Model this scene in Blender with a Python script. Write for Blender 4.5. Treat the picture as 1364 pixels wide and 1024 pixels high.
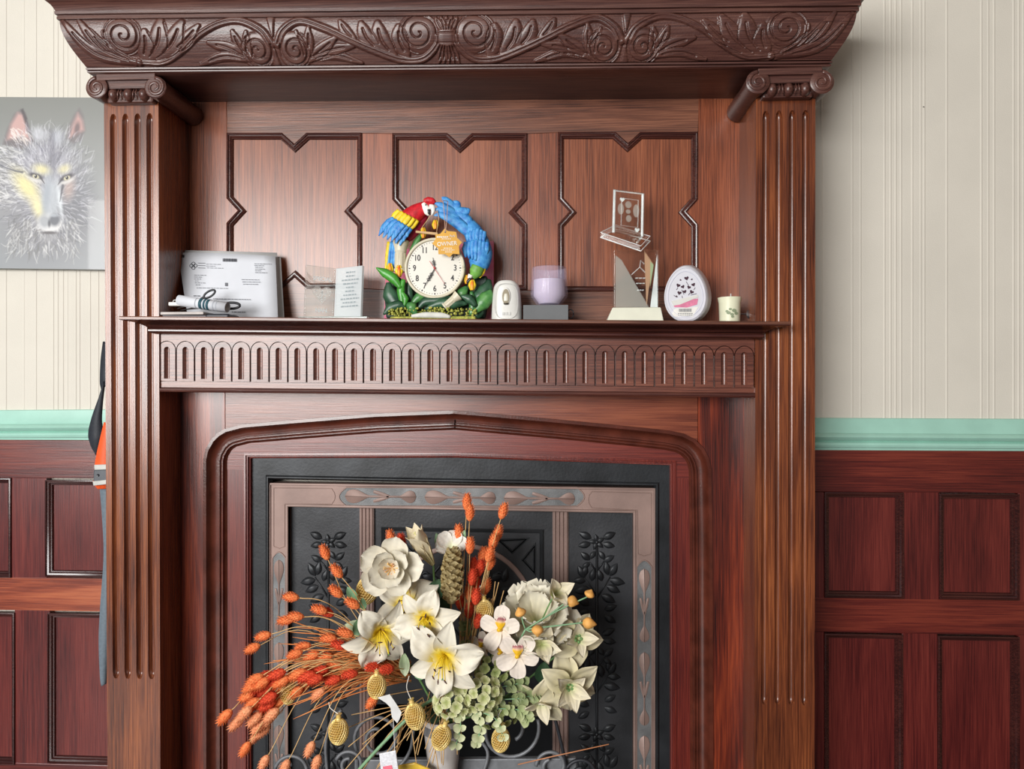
import bpy, math, random
import numpy as np
from mathutils import Vector, Matrix
random.seed(7)
for _o in list(bpy.data.objects):
    bpy.data.objects.remove(_o, do_unlink=True)
SC = bpy.context.scene
COL = SC.collection
# ---------------------------------------------------------------- camera
F = 985.0
CAM = Vector((0.0, -1.42, 1.12))
YAW = math.atan(53.0/F)
FW = Vector((-math.sin(YAW), math.cos(YAW), 0)); RT = Vector((math.cos(YAW), math.sin(YAW), 0))
_cd = bpy.data.cameras.new('camera'); _cd.sensor_width = 36.0; _cd.lens = F/1364.0*36.0; _cd.clip_start = .02
_co = bpy.data.objects.new('camera', _cd); COL.objects.link(_co)
_co.location = CAM; _co.rotation_euler = (math.pi/2, 0, YAW)
SC.camera = _co
# ---------------------------------------------------------------- world, daylight, exposure
SC.view_settings.view_transform = 'Standard'; SC.view_settings.look = 'None'
SC.view_settings.gamma = 1.0; SC.view_settings.use_curve_mapping = False
SC.view_settings.exposure = 0.0
wd = bpy.data.worlds.new('world'); SC.world = wd; wd.use_nodes = True
wd.node_tree.nodes['Background'].inputs[0].default_value = (0.78, 0.87, 1.0, 1)
wd.node_tree.nodes['Background'].inputs[1].default_value = 0.11
def area_light(name, loc, target, sx, sy, power, col):
    l = bpy.data.lights.new(name, 'AREA'); l.shape = 'RECTANGLE'; l.size = sx; l.size_y = sy; l.energy = power; l.color = col
    o = bpy.data.objects.new(name, l); COL.objects.link(o); o.location = loc
    o.rotation_euler = (Vector(target)-Vector(loc)).to_track_quat('-Z', 'Y').to_euler()
    return o
area_light('window_daylight', (-2.1, -4.1, 1.6), (0.0, 0.05, 1.2), 2.8, 1.7, 255, (1.0, 0.985, 0.96))
# ---------------------------------------------------------------- pixel to place
def _ray(px, py):
    return FW*F + RT*(px-682.0) + Vector((0, 0, 512.0-py))
def P(px, py, Y=0.0):
    r = _ray(px, py); return CAM + r*((Y-CAM.y)/r.y)
def mpp(px, Y=0.0):
    return (Y-CAM.y)/_ray(px, 512).y
def proj(p):
    d = Vector(p)-CAM; k = F/d.dot(FW)
    return 682.0+d.dot(RT)*k, 512.0-d.z*k
# ---------------------------------------------------------------- mesh helpers
def parent_to(o, p):
    o.parent = p
    if p is not None:
        o.matrix_parent_inverse = Matrix.Translation(-WLOC.get(p.name, Vector((0, 0, 0))))
WLOC = {}
def obj(name, V, Fc, m, parent=None, smooth=False, bevel=0.0, solid=0.0, sub=0, kind=None, seg=2, ang=35):
    me = bpy.data.meshes.new(name)
    me.from_pydata([tuple(v) for v in V], [], [tuple(f) for f in Fc])
    me.validate(); me.update()
    if m: me.materials.append(m)
    return mobj(name, me, parent, smooth, bevel, solid, sub, kind, seg, ang)
def mobj(name, me, parent=None, smooth=False, bevel=0.0, solid=0.0, sub=0, kind=None, seg=2, ang=35):
    o = bpy.data.objects.new(name, me); COL.objects.link(o)
    if smooth:
        for p in me.polygons: p.use_smooth = True
        if smooth == 'auto':
            me.set_sharp_from_angle(angle=math.radians(ang))
    if solid:
        s = o.modifiers.new('solid', 'SOLIDIFY'); s.thickness = solid; s.offset = 0
    if sub:
        s = o.modifiers.new('sub', 'SUBSURF'); s.levels = sub; s.render_levels = sub
    if bevel:
        b = o.modifiers.new('bevel', 'BEVEL'); b.width = bevel; b.segments = seg; b.limit_method = 'ANGLE'; b.angle_limit = math.radians(40)
    if kind: o['kind'] = kind
    if parent is not None: parent_to(o, parent)
    return o
def tag(o, label, cat=None, group=None):
    o['label'] = label
    if cat: o['category'] = cat
    if group: o['group'] = group
    return o
def thing(name, label, cat, loc, group=None):
    o = bpy.data.objects.new(name, None); COL.objects.link(o); o.location = loc; o.empty_display_size = .02
    WLOC[o.name] = Vector(loc)
    tag(o, label, cat, group); o['kind'] = 'thing'; return o
def struct(o):
    o['kind'] = 'structure'; return o
class MB:
    """collects pieces of one part"""
    def __init__(s): s.V = []; s.F = []
    def add(s, V, Fc):
        b = len(s.V); s.V += [Vector(v) for v in V]; s.F += [tuple(i+b for i in f) for f in Fc]; return s
    def build(s, name, m, parent=None, **k): return obj(name, s.V, s.F, m, parent, **k)
def sweep(path, prof, mp, closed=False):
    n = len(path); pts = [Vector((p[0], p[1])) for p in path]; V = []; Fc = []
    for i in range(n):
        a = pts[(i-1) % n] if (closed or i > 0) else None
        b = pts[(i+1) % n] if (closed or i < n-1) else None
        d1 = (pts[i]-a).normalized() if a is not None else None
        d2 = (b-pts[i]).normalized() if b is not None else None
        if d1 is None: d1 = d2
        if d2 is None: d2 = d1
        n1 = Vector((-d1.y, d1.x)); n2 = Vector((-d2.y, d2.x)); m = n1+n2
        m = m/max(m.dot(n1), .25) if m.length > 1e-6 else n1
        for (o, h) in prof: V.append(mp(pts[i].x+m.x*o, pts[i].y+m.y*o, h))
    k = len(prof)
    for i in range(n if closed else n-1):
        for j in range(k-1):
            q = (i+1) % n
            Fc.append((i*k+j, q*k+j, q*k+j+1, i*k+j+1))
    if not closed:
        Fc.append(tuple(range(k))); Fc.append(tuple((n-1)*k+j for j in reversed(range(k))))
    return V, Fc
def front(Y):
    return lambda a, b, h: Vector((a, Y-h, b))
def prism(pts, Yf, Yb):
    """pts: (x,z) outline; extruded from front Yf to back Yb"""
    n = len(pts)
    V = [Vector((p[0], Yf, p[1])) for p in pts]+[Vector((p[0], Yb, p[1])) for p in pts]
    Fc = [tuple(range(n)), tuple(range(2*n-1, n-1, -1))]
    Fc += [(i, i+n, (i+1) % n+n, (i+1) % n) for i in range(n)]
    return V, Fc
def ppoly(pix, Y):
    return [(lambda q: (q.x, q.z))(P(a, b, Y)) for a, b in pix]
def pprism(pix, Yf, Yb):
    return prism(ppoly(pix, Yf), Yf, Yb)
def box(x0, x1, y0, y1, z0, z1):
    V = [Vector((x, y, z)) for z in (z0, z1) for y in (y0, y1) for x in (x0, x1)]
    return V, [(0, 2, 3, 1), (4, 5, 7, 6), (0, 1, 5, 4), (2, 6, 7, 3), (0, 4, 6, 2), (1, 3, 7, 5)]
def frames(pts, up0=None):
    T = []
    n = len(pts)
    for i in range(n):
        a = pts[max(i-1, 0)]; b = pts[min(i+1, n-1)]
        d = b-a; T.append(d.normalized() if d.length > 1e-9 else Vector((0, 0, 1)))
    u = Vector(up0) if up0 is not None else (Vector((0, -1, 0)) if abs(T[0].y) < .9 else Vector((1, 0, 0)))
    R = []
    for t in T:
        u = u-t*u.dot(t)
        if u.length < 1e-6: u = t.orthogonal()
        u = u.normalized(); R.append((t, u, t.cross(u)))
    return R
def loft(pts, rad, n=10, up=None, flat=1.0, caps=True):
    """tube through pts; rad: radius per point (or (in-up, side) pair); flat squashes along up"""
    pts = [Vector(p) for p in pts]; V = []; Fc = []
    for i, (p, (t, u, s)) in enumerate(zip(pts, frames(pts, up))):
        r = rad[i] if not isinstance(rad, (int, float)) else rad
        ru, rs = (r if isinstance(r, tuple) else (r*flat, r))
        for j in range(n):
            a = 2*math.pi*j/n; V.append(p+u*(math.cos(a)*ru)+s*(math.sin(a)*rs))
    m = len(pts)
    for i in range(m-1):
        for j in range(n): Fc.append((i*n+j, i*n+(j+1) % n, (i+1)*n+(j+1) % n, (i+1)*n+j))
    if caps:
        Fc.append(tuple(reversed(range(n)))); Fc.append(tuple((m-1)*n+j for j in range(n)))
    return V, Fc
def lathe(prof, n=24, c=(0, 0, 0), ax=None, caps=True):
    """prof: (r, h) list about +Z (or ax) through c"""
    ax = Vector(ax).normalized() if ax is not None else Vector((0, 0, 1)); u = ax.orthogonal().normalized(); s = ax.cross(u); c = Vector(c)
    V = []; Fc = []
    for r, h in prof:
        for j in range(n):
            a = 2*math.pi*j/n; V.append(c+ax*h+(u*math.cos(a)+s*math.sin(a))*r)
    for i in range(len(prof)-1):
        for j in range(n): Fc.append((i*n+j, i*n+(j+1) % n, (i+1)*n+(j+1) % n, (i+1)*n+j))
    if caps:
        Fc.append(tuple(reversed(range(n)))); Fc.append(tuple((len(prof)-1)*n+j for j in range(n)))
    return V, Fc
def ball(c, rx, ry=None, rz=None, n=12, m=8):
    ry = ry or rx; rz = rz or rx; c = Vector(c); V = [c+Vector((0, 0, rz))]; Fc = []
    for i in range(1, m):
        a = math.pi*i/m
        for j in range(n):
            b = 2*math.pi*j/n; V.append(c+Vector((rx*math.sin(a)*math.cos(b), ry*math.sin(a)*math.sin(b), rz*math.cos(a))))
    V.append(c-Vector((0, 0, rz)))
    for j in range(n): Fc.append((0, 1+j, 1+(j+1) % n))
    for i in range(m-2):
        for j in range(n): Fc.append((1+i*n+j, 1+(i+1)*n+j, 1+(i+1)*n+(j+1) % n, 1+i*n+(j+1) % n))
    e = len(V)-1
    for j in range(n): Fc.append((e, 1+(m-2)*n+(j+1) % n, 1+(m-2)*n+j))
    return V, Fc
def gridmesh(nu, nv, fn, closed_u=False):
    V = [fn(i/(nu-1) if not closed_u else i/nu, j/(nv-1)) for j in range(nv) for i in range(nu)]
    Fc = [(j*nu+i, j*nu+(i+1) % nu, (j+1)*nu+(i+1) % nu, (j+1)*nu+i) for j in range(nv-1) for i in range(nu if closed_u else nu-1)]
    return V, Fc
def spline(pts, k=6):
    """Catmull-Rom through tuples"""
    p = [Vector(q) for q in pts]; out = []
    for i in range(len(p)-1):
        a = p[i-1] if i else p[0]*2-p[1]; b, c = p[i], p[i+1]; d = p[i+2] if i+2 < len(p) else p[-1]*2-p[-2]
        for j in range(k):
            t = j/k; out.append(.5*((2*b)+(c-a)*t+(2*a-5*b+4*c-d)*t*t+(3*b-a-3*c+d)*t**3))
    out.append(p[-1]); return out
def text(name, body, size, loc, m, parent=None, rot=(math.pi/2, 0, 0), align='CENTER', ext=.0002, bold=0.0, sx=1.0):
    cu = bpy.data.curves.new(name, 'FONT'); cu.body = body; cu.size = size; cu.align_x = align; cu.align_y = 'CENTER'; cu.extrude = ext; cu.offset = bold
    tmp = bpy.data.objects.new(name+'_font', cu); me = bpy.data.meshes.new_from_object(tmp); bpy.data.objects.remove(tmp)
    if not me.materials: me.materials.append(m)
    me.materials[0] = m; o = bpy.data.objects.new(name, me); COL.objects.link(o)
    o.location = loc; o.rotation_euler = rot; o.scale = (sx, 1, 1)
    if parent is not None: parent_to(o, parent)
    return o
# ---------------------------------------------------------------- materials
def lin(c):
    return tuple(((v/255.0)/12.92 if v/255.0 <= .04045 else (((v/255.0)+.055)/1.055)**2.4) for v in c)+(1.0,)
def _new(name):
    m = bpy.data.materials.new(name); m.use_nodes = True; nt = m.node_tree
    return m, nt, nt.nodes['Principled BSDF']
def _n(nt, t, **k):
    n = nt.nodes.new(t)
    for a, b in k.items(): setattr(n, a, b)
    return n
def plain(name, col, rough=.5, metal=0.0, var=.12, vscale=40, bump=0.0, bscale=300, trans=0.0, ior=1.45, coat=0.0, sheen=0.0, sss=0.0, col2=None, spec=.5):
    m, nt, b = _new(name); L = nt.links.new
    b.inputs['Roughness'].default_value = rough; b.inputs['Metallic'].default_value = metal
    b.inputs['IOR'].default_value = ior; b.inputs['Transmission Weight'].default_value = trans; b.inputs['Coat Weight'].default_value = coat
    b.inputs['Specular IOR Level'].default_value = spec
    if sss:
        b.inputs['Subsurface Weight'].default_value = sss; b.inputs['Subsurface Radius'].default_value = (.004, .003, .002)
    geo = _n(nt, 'ShaderNodeNewGeometry')
    nz = _n(nt, 'ShaderNodeTexNoise'); nz.inputs['Scale'].default_value = vscale; nz.inputs['Detail'].default_value = 4
    L(geo.outputs['Position'], nz.inputs['Vector'])
    rp = _n(nt, 'ShaderNodeValToRGB'); c = lin(col)
    lo = tuple(x*(1-var) for x in c[:3])+(1,); hi = tuple(min(1, x*(1+var)) for x in c[:3])+(1,)
    if col2 is not None: lo, hi = c, lin(col2)
    rp.color_ramp.elements[0].position = .33; rp.color_ramp.elements[1].position = .67
    rp.color_ramp.elements[0].color = lo; rp.color_ramp.elements[1].color = hi
    L(nz.outputs['Fac'], rp.inputs['Fac']); L(rp.outputs['Color'], b.inputs['Base Color'])
    if bump:
        n2 = _n(nt, 'ShaderNodeTexNoise'); n2.inputs['Scale'].default_value = bscale; n2.inputs['Detail'].default_value = 3
        L(geo.outputs['Position'], n2.inputs['Vector'])
        bp = _n(nt, 'ShaderNodeBump'); bp.inputs['Strength'].default_value = bump; bp.inputs['Distance'].default_value = .001
        L(n2.outputs['Fac'], bp.inputs['Height']); L(bp.outputs['Normal'], b.inputs['Normal'])
    return m
def wood(name, dark, mid, light, axis='Z', rough=.36, seed=0.0, fig=.45, blotch=.5, bump=.35, coat=.35):
    m, nt, b = _new(name); L = nt.links.new
    geo = _n(nt, 'ShaderNodeNewGeometry')
    def mapped(across, along, off):
        mp = _n(nt, 'ShaderNodeMapping'); sc = [across]*3; sc['XYZ'.index(axis)] = along
        mp.inputs['Scale'].default_value = sc; mp.inputs['Location'].default_value = (off+seed, off*1.7+seed*2.1, off*.6+seed*.7)
        L(geo.outputs['Position'], mp.inputs['Vector']); return mp
    fine = _n(nt, 'ShaderNodeTexNoise'); fine.inputs['Scale'].default_value = 1; fine.inputs['Detail'].default_value = 5; fine.inputs['Roughness'].default_value = .62
    L(mapped(420, 9, 3).outputs[0], fine.inputs['Vector'])
    figr = _n(nt, 'ShaderNodeTexNoise'); figr.inputs['Scale'].default_value = 1; figr.inputs['Detail'].default_value = 3; figr.inputs['Distortion'].default_value = 1.1
    L(mapped(15, 1.5, 11).outputs[0], figr.inputs['Vector'])
    mul = _n(nt, 'ShaderNodeMath', operation='MULTIPLY'); mul.inputs[1].default_value = 13.0; L(figr.outputs['Fac'], mul.inputs[0])
    sn = _n(nt, 'ShaderNodeMath', operation='SINE'); L(mul.outputs[0], sn.inputs[0])
    s2 = _n(nt, 'ShaderNodeMapRange'); s2.inputs['From Min'].default_value = -1; s2.inputs['From Max'].default_value = 1; L(sn.outputs[0], s2.inputs['Value'])
    mx = _n(nt, 'ShaderNodeMix', data_type='FLOAT'); mx.inputs['Factor'].default_value = fig
    fc = _n(nt, 'ShaderNodeMapRange'); fc.inputs['From Min'].default_value = .36; fc.inputs['From Max'].default_value = .64; L(fine.outputs['Fac'], fc.inputs['Value'])
    L(fc.outputs[0], mx.inputs[2]); L(s2.outputs[0], mx.inputs[3])
    big = _n(nt, 'ShaderNodeTexNoise'); big.inputs['Scale'].default_value = 1; big.inputs['Detail'].default_value = 2
    L(mapped(9, 3.2, 5).outputs[0], big.inputs['Vector'])
    mx2 = _n(nt, 'ShaderNodeMix', data_type='FLOAT'); mx2.inputs['Factor'].default_value = blotch*.75
    L(mx.outputs[0], mx2.inputs[2]); L(big.outputs['Fac'], mx2.inputs[3])
    rp = _n(nt, 'ShaderNodeValToRGB'); e = rp.color_ramp.elements; e[0].position = .22; e[0].color = lin(dark); e[1].position = .78; e[1].color = lin(light)
    k = e.new(.5); k.color = lin(mid)
    L(mx2.outputs[0], rp.inputs['Fac']); L(rp.outputs['Color'], b.inputs['Base Color'])
    b.inputs['Roughness'].default_value = rough*.86; b.inputs['Coat Weight'].default_value = coat; b.inputs['Coat Roughness'].default_value = .22
    bp = _n(nt, 'ShaderNodeBump'); bp.inputs['Strength'].default_value = bump; bp.inputs['Distance'].default_value = .0008
    L(fine.outputs['Fac'], bp.inputs['Height']); L(bp.outputs['Normal'], b.inputs['Normal'])
    return m
def vcol(name, rough=.5, attr='Col', coat=0.0, spec=.5, bump=0.0):
    m, nt, b = _new(name); a = _n(nt, 'ShaderNodeVertexColor', layer_name=attr)
    nt.links.new(a.outputs['Color'], b.inputs['Base Color']); b.inputs['Roughness'].default_value = rough; b.inputs['Coat Weight'].default_value = coat
    b.inputs['Specular IOR Level'].default_value = spec
    return m
def frost(name, col, solid=.5, rough=.6):
    m, nt, b = _new(name); out = nt.nodes['Material Output']; b.inputs['Base Color'].default_value = lin(col); b.inputs['Roughness'].default_value = rough
    t = _n(nt, 'ShaderNodeBsdfTransparent'); mx = _n(nt, 'ShaderNodeMixShader'); mx.inputs[0].default_value = solid
    nt.links.new(t.outputs[0], mx.inputs[1]); nt.links.new(b.outputs[0], mx.inputs[2]); nt.links.new(mx.outputs[0], out.inputs['Surface'])
    return m
def glass(name, tint=(.93, .97, .96), clear=.6, rough=.02):
    m, nt, b = _new(name); out = nt.nodes['Material Output']
    b.inputs['Base Color'].default_value = tint+(1,); b.inputs['Roughness'].default_value = rough; b.inputs['Transmission Weight'].default_value = 1.0; b.inputs['IOR'].default_value = 1.48
    t = _n(nt, 'ShaderNodeBsdfTransparent'); t.inputs[0].default_value = tint+(1,)
    mx = _n(nt, 'ShaderNodeMixShader'); mx.inputs[0].default_value = clear
    nt.links.new(b.outputs[0], mx.inputs[1]); nt.links.new(t.outputs[0], mx.inputs[2]); nt.links.new(mx.outputs[0], out.inputs['Surface'])
    return m
WU = wood('oak_upper_panel', (90, 46, 31), (128, 70, 45), (154, 90, 60), 'Z', .36, 1, .25, .55, .3)
WUR = wood('oak_upper_rail', (78, 47, 37), (110, 68, 52), (136, 88, 67), 'X', .38, 2, .3, .4)
WUS = wood('oak_upper_stile', (90, 46, 31), (132, 70, 45), (158, 90, 60), 'Z', .38, 3, .3, .45)
WP = wood('oak_pilaster', (62, 29, 20), (110, 57, 33), (150, 85, 47), 'Z', .3, 4, .35, .6, .35, .4)
WC = wood('mahogany_cornice', (56, 32, 29), (80, 48, 42), (100, 66, 57), 'X', .38, 5, .2, .5, .35, .12)
WM = wood('mahogany_moulding', (50, 26, 24), (72, 38, 33), (92, 52, 43), 'X', .24, 6, .2, .5)
WMZ = wood('mahogany_moulding_upright', (50, 24, 20), (80, 38, 28), (106, 56, 40), 'Z', .22, 7, .25, .5)
WF = wood('oak_fluted_frieze', (78, 42, 34), (108, 61, 48), (132, 80, 62), 'X', .38, 8, .25, .5)
WB = wood('oak_surround', (36, 13, 12), (102, 38, 24), (152, 66, 36), 'Z', .34, 9, .5, .6)
WBX = wood('oak_surround_lintel', (66, 32, 24), (114, 54, 36), (144, 78, 52), 'X', .36, 10, .5, .5)
WR = wood('red_inner_frame', (80, 26, 22), (108, 40, 32), (126, 52, 40), 'X', .38, 12, .2, .5)
WRZ = wood('red_inner_frame_upright', (76, 22, 20), (100, 34, 26), (120, 46, 34), 'Z', .38, 13, .25, .5)
WW = wood('dark_red_wainscot', (62, 18, 20), (92, 32, 30), (114, 46, 40), 'Z', .34, 14, .3, .55)
WWX = wood('dark_red_wainscot_rail', (60, 18, 20), (92, 32, 28), (120, 50, 38), 'X', .34, 15, .4, .5)
WWO = wood('orange_wainscot_rail', (112, 46, 30), (150, 72, 46), (176, 96, 62), 'X', .36, 18, .5, .3)
WWM = wood('wainscot_moulding', (40, 18, 18), (58, 26, 24), (72, 36, 32), 'X', .3, 16, .2, .5)
WARCH = plain('arch_moulding_wood', (84, 40, 29), .24, 0, .3, 26, .2, 260, coat=.3)
IRON = plain('black_cast_iron', (40, 42, 45), .42, .35, .35, 14, .25, 160)
IRON2 = plain('dark_cast_iron_panel', (54, 55, 58), .45, .35, .4, 10, .3, 200)
COPR = plain('bronze_tinted_iron', (142, 118, 110), .5, .12, .2, 10, .2, 120)
COPD = plain('grey_iron_ground', (112, 113, 114), .5, .35, .25, 30, .5, 500)
SOOT = plain('soot_black', (10, 11, 15), .8, 0, .4, 20)
# ================================================================ setting: wall, rail, wainscot, floor
YW = .17
PAPER = plain('cream_striped_wallpaper', (212, 207, 196), .75, 0, .03, 7, .25, 420)
def zl(pl, pr, Y):
    """straight line through two pixels on plane Y -> z as a function of X"""
    a, b = P(pl[0], pl[1], Y), P(pr[0], pr[1], Y)
    return lambda x: a.z+(b.z-a.z)*(x-a.x)/(b.x-a.x)
HOLE = (P(470, 900, YW).x, P(765, 900, YW).x)
def wall_profile():
    lines = []
    for px in (-40, -28, 8, 32, 48, 71, 77, 84, 90, 101, 106, 120, 131, 1094, 1135, 1146, 1178, 1186, 1193, 1200, 1215, 1226, 1231, 1261, 1307, 1316, 1324, 1350, 1357, 1363, 1385, 1392):
        lines.append(P(px, 300, YW).x)
    bands = [(P(a, 300, YW).x, P(b, 300, YW).x) for a, b in ((32, 48), (90, 101), (1135, 1146), (1215, 1231), (1307, 1316))]
    xs = [-1.9, 1.7]
    for x in lines: xs += [x-.0022, x-.0008, x+.0008, x+.0022]
    for a, b in bands: xs += [a+.0023, b-.0023]
    xs += list(HOLE); xs = sorted(set(xs)); out = []
    for x in xs:
        h = 0
        for l in lines:
            if abs(x-l) < .001: h = .0011
        for a, b in bands:
            if a+.002 < x < b-.002: h = max(h, .0005)
        out.append((x, h))
    return out
pr = wall_profile(); n = len(pr)
V = [Vector((x, YW-h, z)) for z in (0, .62, 2.45) for x, h in pr]
wall = struct(obj('wall_back', V, [(r*n+i, r*n+i+1, (r+1)*n+i+1, (r+1)*n+i) for r in (0, 1) for i in range(n-1) if r or not (HOLE[0]-1e-6 <= pr[i][0] < HOLE[1]-1e-6)], PAPER))
tag(wall, 'cream wallpaper with fine raised vertical stripes above the green rail')
FLOORM = wood('floor_boards', (34, 24, 20), (46, 33, 27), (56, 42, 34), 'Y', .6, 21)
fl = struct(obj('floor', *box(-2.6, 2.4, -2.6, YW+.3, -.02, 0), FLOORM)); tag(fl, 'brown wooden floor in front of the fireplace')
ROOMM = plain('muted_brown_wall', (120, 98, 80), .8, 0, .08, 5)
tag(struct(obj('wall_right_added', *box(1.7, 1.78, -2.6, YW, 0, 2.45), ROOMM)), 'plain brown side wall, unseen, added to dim light from the right')  # unseen wall, added to block ambient light from the right
tag(struct(obj('ceiling', *box(-2.6, 2.4, -2.6, YW+.3, 2.45, 2.5), plain('ceiling_white', (214, 210, 202), .85, 0, .03, 5))), 'off-white ceiling, unseen, added to shape the ambient light')  # out of view, added with the side wall to shape ambient light
hole = obj('picture_nail_hole', *loft([P(1230, 143, YW-.0006), P(1230, 143, YW+.001)], [.0022, .0022], 7), plain('dark_hole', (30, 26, 22), .9), wall)
RAILM = plain('pale_green_gloss_paint', (158, 203, 188), .3, 0, .05, 20, .15, 90)
def dado(name, x0, x1, zb, label):
    k = .00155
    pf = [(0, -.02), (0, .012), (5*k, .013), (6*k, .019), (9*k, .021), (12*k, .019), (14*k, .013), (17*k, .022), (20*k, .025), (23*k, .022), (25*k, .015), (28*k, .013), (44*k, .010), (45*k, .008), (45*k, -.02)]
    V, Fc = sweep([(x0, zb(x0)), (x1, zb(x1))], pf, front(YW))
    return tag(struct(obj(name, V, Fc, RAILM, smooth='auto')), label)
XPL, XPR = P(138.5, 150, 0).x, P(1086, 150, 0).x
dado('trim_1', -1.9, XPL+.02, zl((0, 588), (130, 587.5), YW-.012), 'pale green moulded dado rail beside the hanging strap')
dado('trim_2', XPR-.02, 1.7, zl((1090, 601), (1360, 603), YW-.012), 'pale green moulded dado rail beneath the plain wallpaper')
def wain(side, rects, xa, xb, ytop, rails):
    wp = bpy.data.objects.new('wainscot', None); COL.objects.link(wp); wp.parent = wall
    Yf = YW-.016
    # rails run across, stiles between them, panels behind
    for (ya, yb) in rails:
        xr = 100 if side == 'left' else 1225; za, zb = P(xr, ya, Yf).z, P(xr, yb, Yf).z
        xA, xB = P(xa, 600, Yf).x, P(xb, 600, Yf).x
        obj('rail', *box(xA, xB, Yf, YW+.005, max(zb, 0), za), WWO if (side == 'left' and ya == 770) else WWX, wp, bevel=.0012)
    for (sa, sb, ya, yb) in rects['stile']:
        q0, q1 = P(sa, ya, Yf), P(sb, yb, Yf)
        obj('stile', *box(q0.x, q1.x, Yf+.0006, YW+.005, max(q1.z, 0), q0.z), WW, wp, bevel=.0012)
    for (sa, sb, ya, yb) in rects['panel']:
        q0, q1 = P(sa, ya, Yf), P(sb, yb, Yf); z0 = max(q1.z, .12)
        obj('panel', *box(q0.x+.003, q1.x-.003, Yf+.009, YW+.004, z0+.003, q0.z-.003), WW, wp)
        pf = [(0, -.01), (0, .0035), (.0025, .004), (.0035, .001), (.007, -.0005), (.0085, -.004), (.011, -.0045), (.0125, -.009), (.014, -.011)]
        obj('panel_moulding', *sweep([(q0.x, z0), (q1.x, z0), (q1.x, q0.z), (q0.x, q0.z)], pf, front(Yf), True), WWM, wp, smooth='auto')
wain('left', {'stile': [(168, 206, 636, 1500), (15, 62, 636, 772), (19, 66, 812, 1500), (-135, -88, 636, 1500), (-760, -240, 636, 1500)],
              'panel': [(-88, 15, 636, 769), (61, 168, 639, 769), (-86, 20, 814, 1018), (64, 168, 816, 1018), (-240, -135, 636, 769), (-240, -135, 814, 1018)]}, -760, 206, 588,
     [(586, 637), (770, 814), (1018, 1300)])
wain('right', {'stile': [(1030, 1098, 655, 1500), (1203, 1251, 655, 800), (1202, 1249, 842, 1500), (1357, 1410, 655, 1500), (1515, 2000, 655, 1500)],
               'panel': [(1098, 1203, 655, 797), (1251, 1357, 657, 799), (1098, 1202, 843, 1046), (1249, 1357, 846, 1048), (1410, 1515, 657, 799), (1410, 1515, 846, 1048)]}, 1030, 2000, 602,
     [(600, 656), (798, 844), (1046, 1300)])
# ================================================================ the mantelpiece
XM = (XPL+XPR)/2
mantel = thing('mantelpiece', 'carved dark oak mantelpiece with fluted pilasters and panelled overmantel', 'mantelpiece', (XM, .05, 0))
YB, YS = .125, .083
def pilaster(pa, pb, y_top, f0, f1):
    def ed(q):
        a, b = P(q[0], 150, 0), P(q[1], 1000, 0)
        return lambda z: a.x+(b.x-a.x)*(z-a.z)/(b.z-a.z)
    eL, eR = ed(pa), ed(pb)
    zt = P(pa[0], y_top, 0).z; za, zb = P(pa[0], f0, 0).z, P(pa[0], f1, 0).z
    w = eR(1)-eL(1); cs = (.168, .392, .615, .838); hw = .060
    us = [0, .02]
    for c in cs: us += [c+hw*math.sin(math.pi*(k/12-.5)) for k in range(13)]
    us += [.98, 1]
    us = sorted(us)
    R = .011
    zs = [0, .2]+[zb+R*2.0*(1-math.cos(math.pi*k/18)) for k in range(10)]
    zs += list(np.linspace(zb+R*2+.02, za-R*2-.02, 6))
    zs += [za-R*2.0*(1-math.cos(math.pi*k/18)) for k in range(9, -1, -1)]+[za+.004, zt]
    V = []
    for z in zs:
        e = 1.0
        L = R*2
        if z < zb+L: e = math.sqrt(max(0, 1-((zb+L-z)/L)**2)) if z > zb else 0
        if z > za-L: e = math.sqrt(max(0, 1-((z-(za-L))/L)**2)) if z < za else 0
        for u in us:
            d = 0
            for c in cs:
                r = abs(u-c)/(hw*max(e, 1e-3))
                if e > 0 and r < 1: d = max(d, .0085*math.sqrt(1-r*r)*min(1, e*1.2))
            V.append(Vector((eL(z)+(eR(z)-eL(z))*u, d, z)))
    nu = len(us)
    Fc = [(j*nu+i, j*nu+i+1, (j+1)*nu+i+1, (j+1)*nu+i) for j in range(len(zs)-1) for i in range(nu-1)]
    o = obj('pilaster', V, Fc, WP, mantel, smooth='auto', ang=28)
    t = .17
    q = [(eL(0), eR(0), 0), (eL(zt), eR(zt), zt)]
    V2 = []
    for a, b, z in q: V2 += [Vector((a, 0, z)), Vector((b, 0, z)), Vector((b, t, z)), Vector((a, t, z))]
    obj('pilaster_core', V2, [(0, 4, 7, 3), (1, 2, 6, 5), (3, 7, 6, 2), (4, 5, 6, 7)], WP, o)
    return o
pilL = pilaster((138.5, 143), (211, 213.5), 126, 152, 903)
pilR = pilaster((1007, 1005), (1086, 1085), 122, 148, 938)
def volute(c, r, pl, sgn, Y0):
    """roll running back from the front spiral"""
    q = P(c[0], c[1], Y0); rr = r*mpp(c[0], Y0)
    o = obj('volute', *lathe([(rr*.9, .0), (rr, .0015), (rr*.96, .02), (rr*.9, .06), (rr*.96, .12), (rr, .152)], 28, (q.x, Y0, q.z), (0, 1, 0)), WC, pl, smooth='auto')
    pts = []
    for k in range(46):
        a = k/45*2*math.pi*1.55; f = (.83-.68*k/45)*rr
        ang = math.pi/2+sgn*a
        pts.append(Vector((q.x+f*math.cos(ang), Y0-.0002, q.z+f*math.sin(ang))))
    obj('spiral_fillet', *loft(pts, [.0023+.0014*(1-k/45) for k in range(46)], 10, flat=.55), WC, pl, smooth=True)
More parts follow.
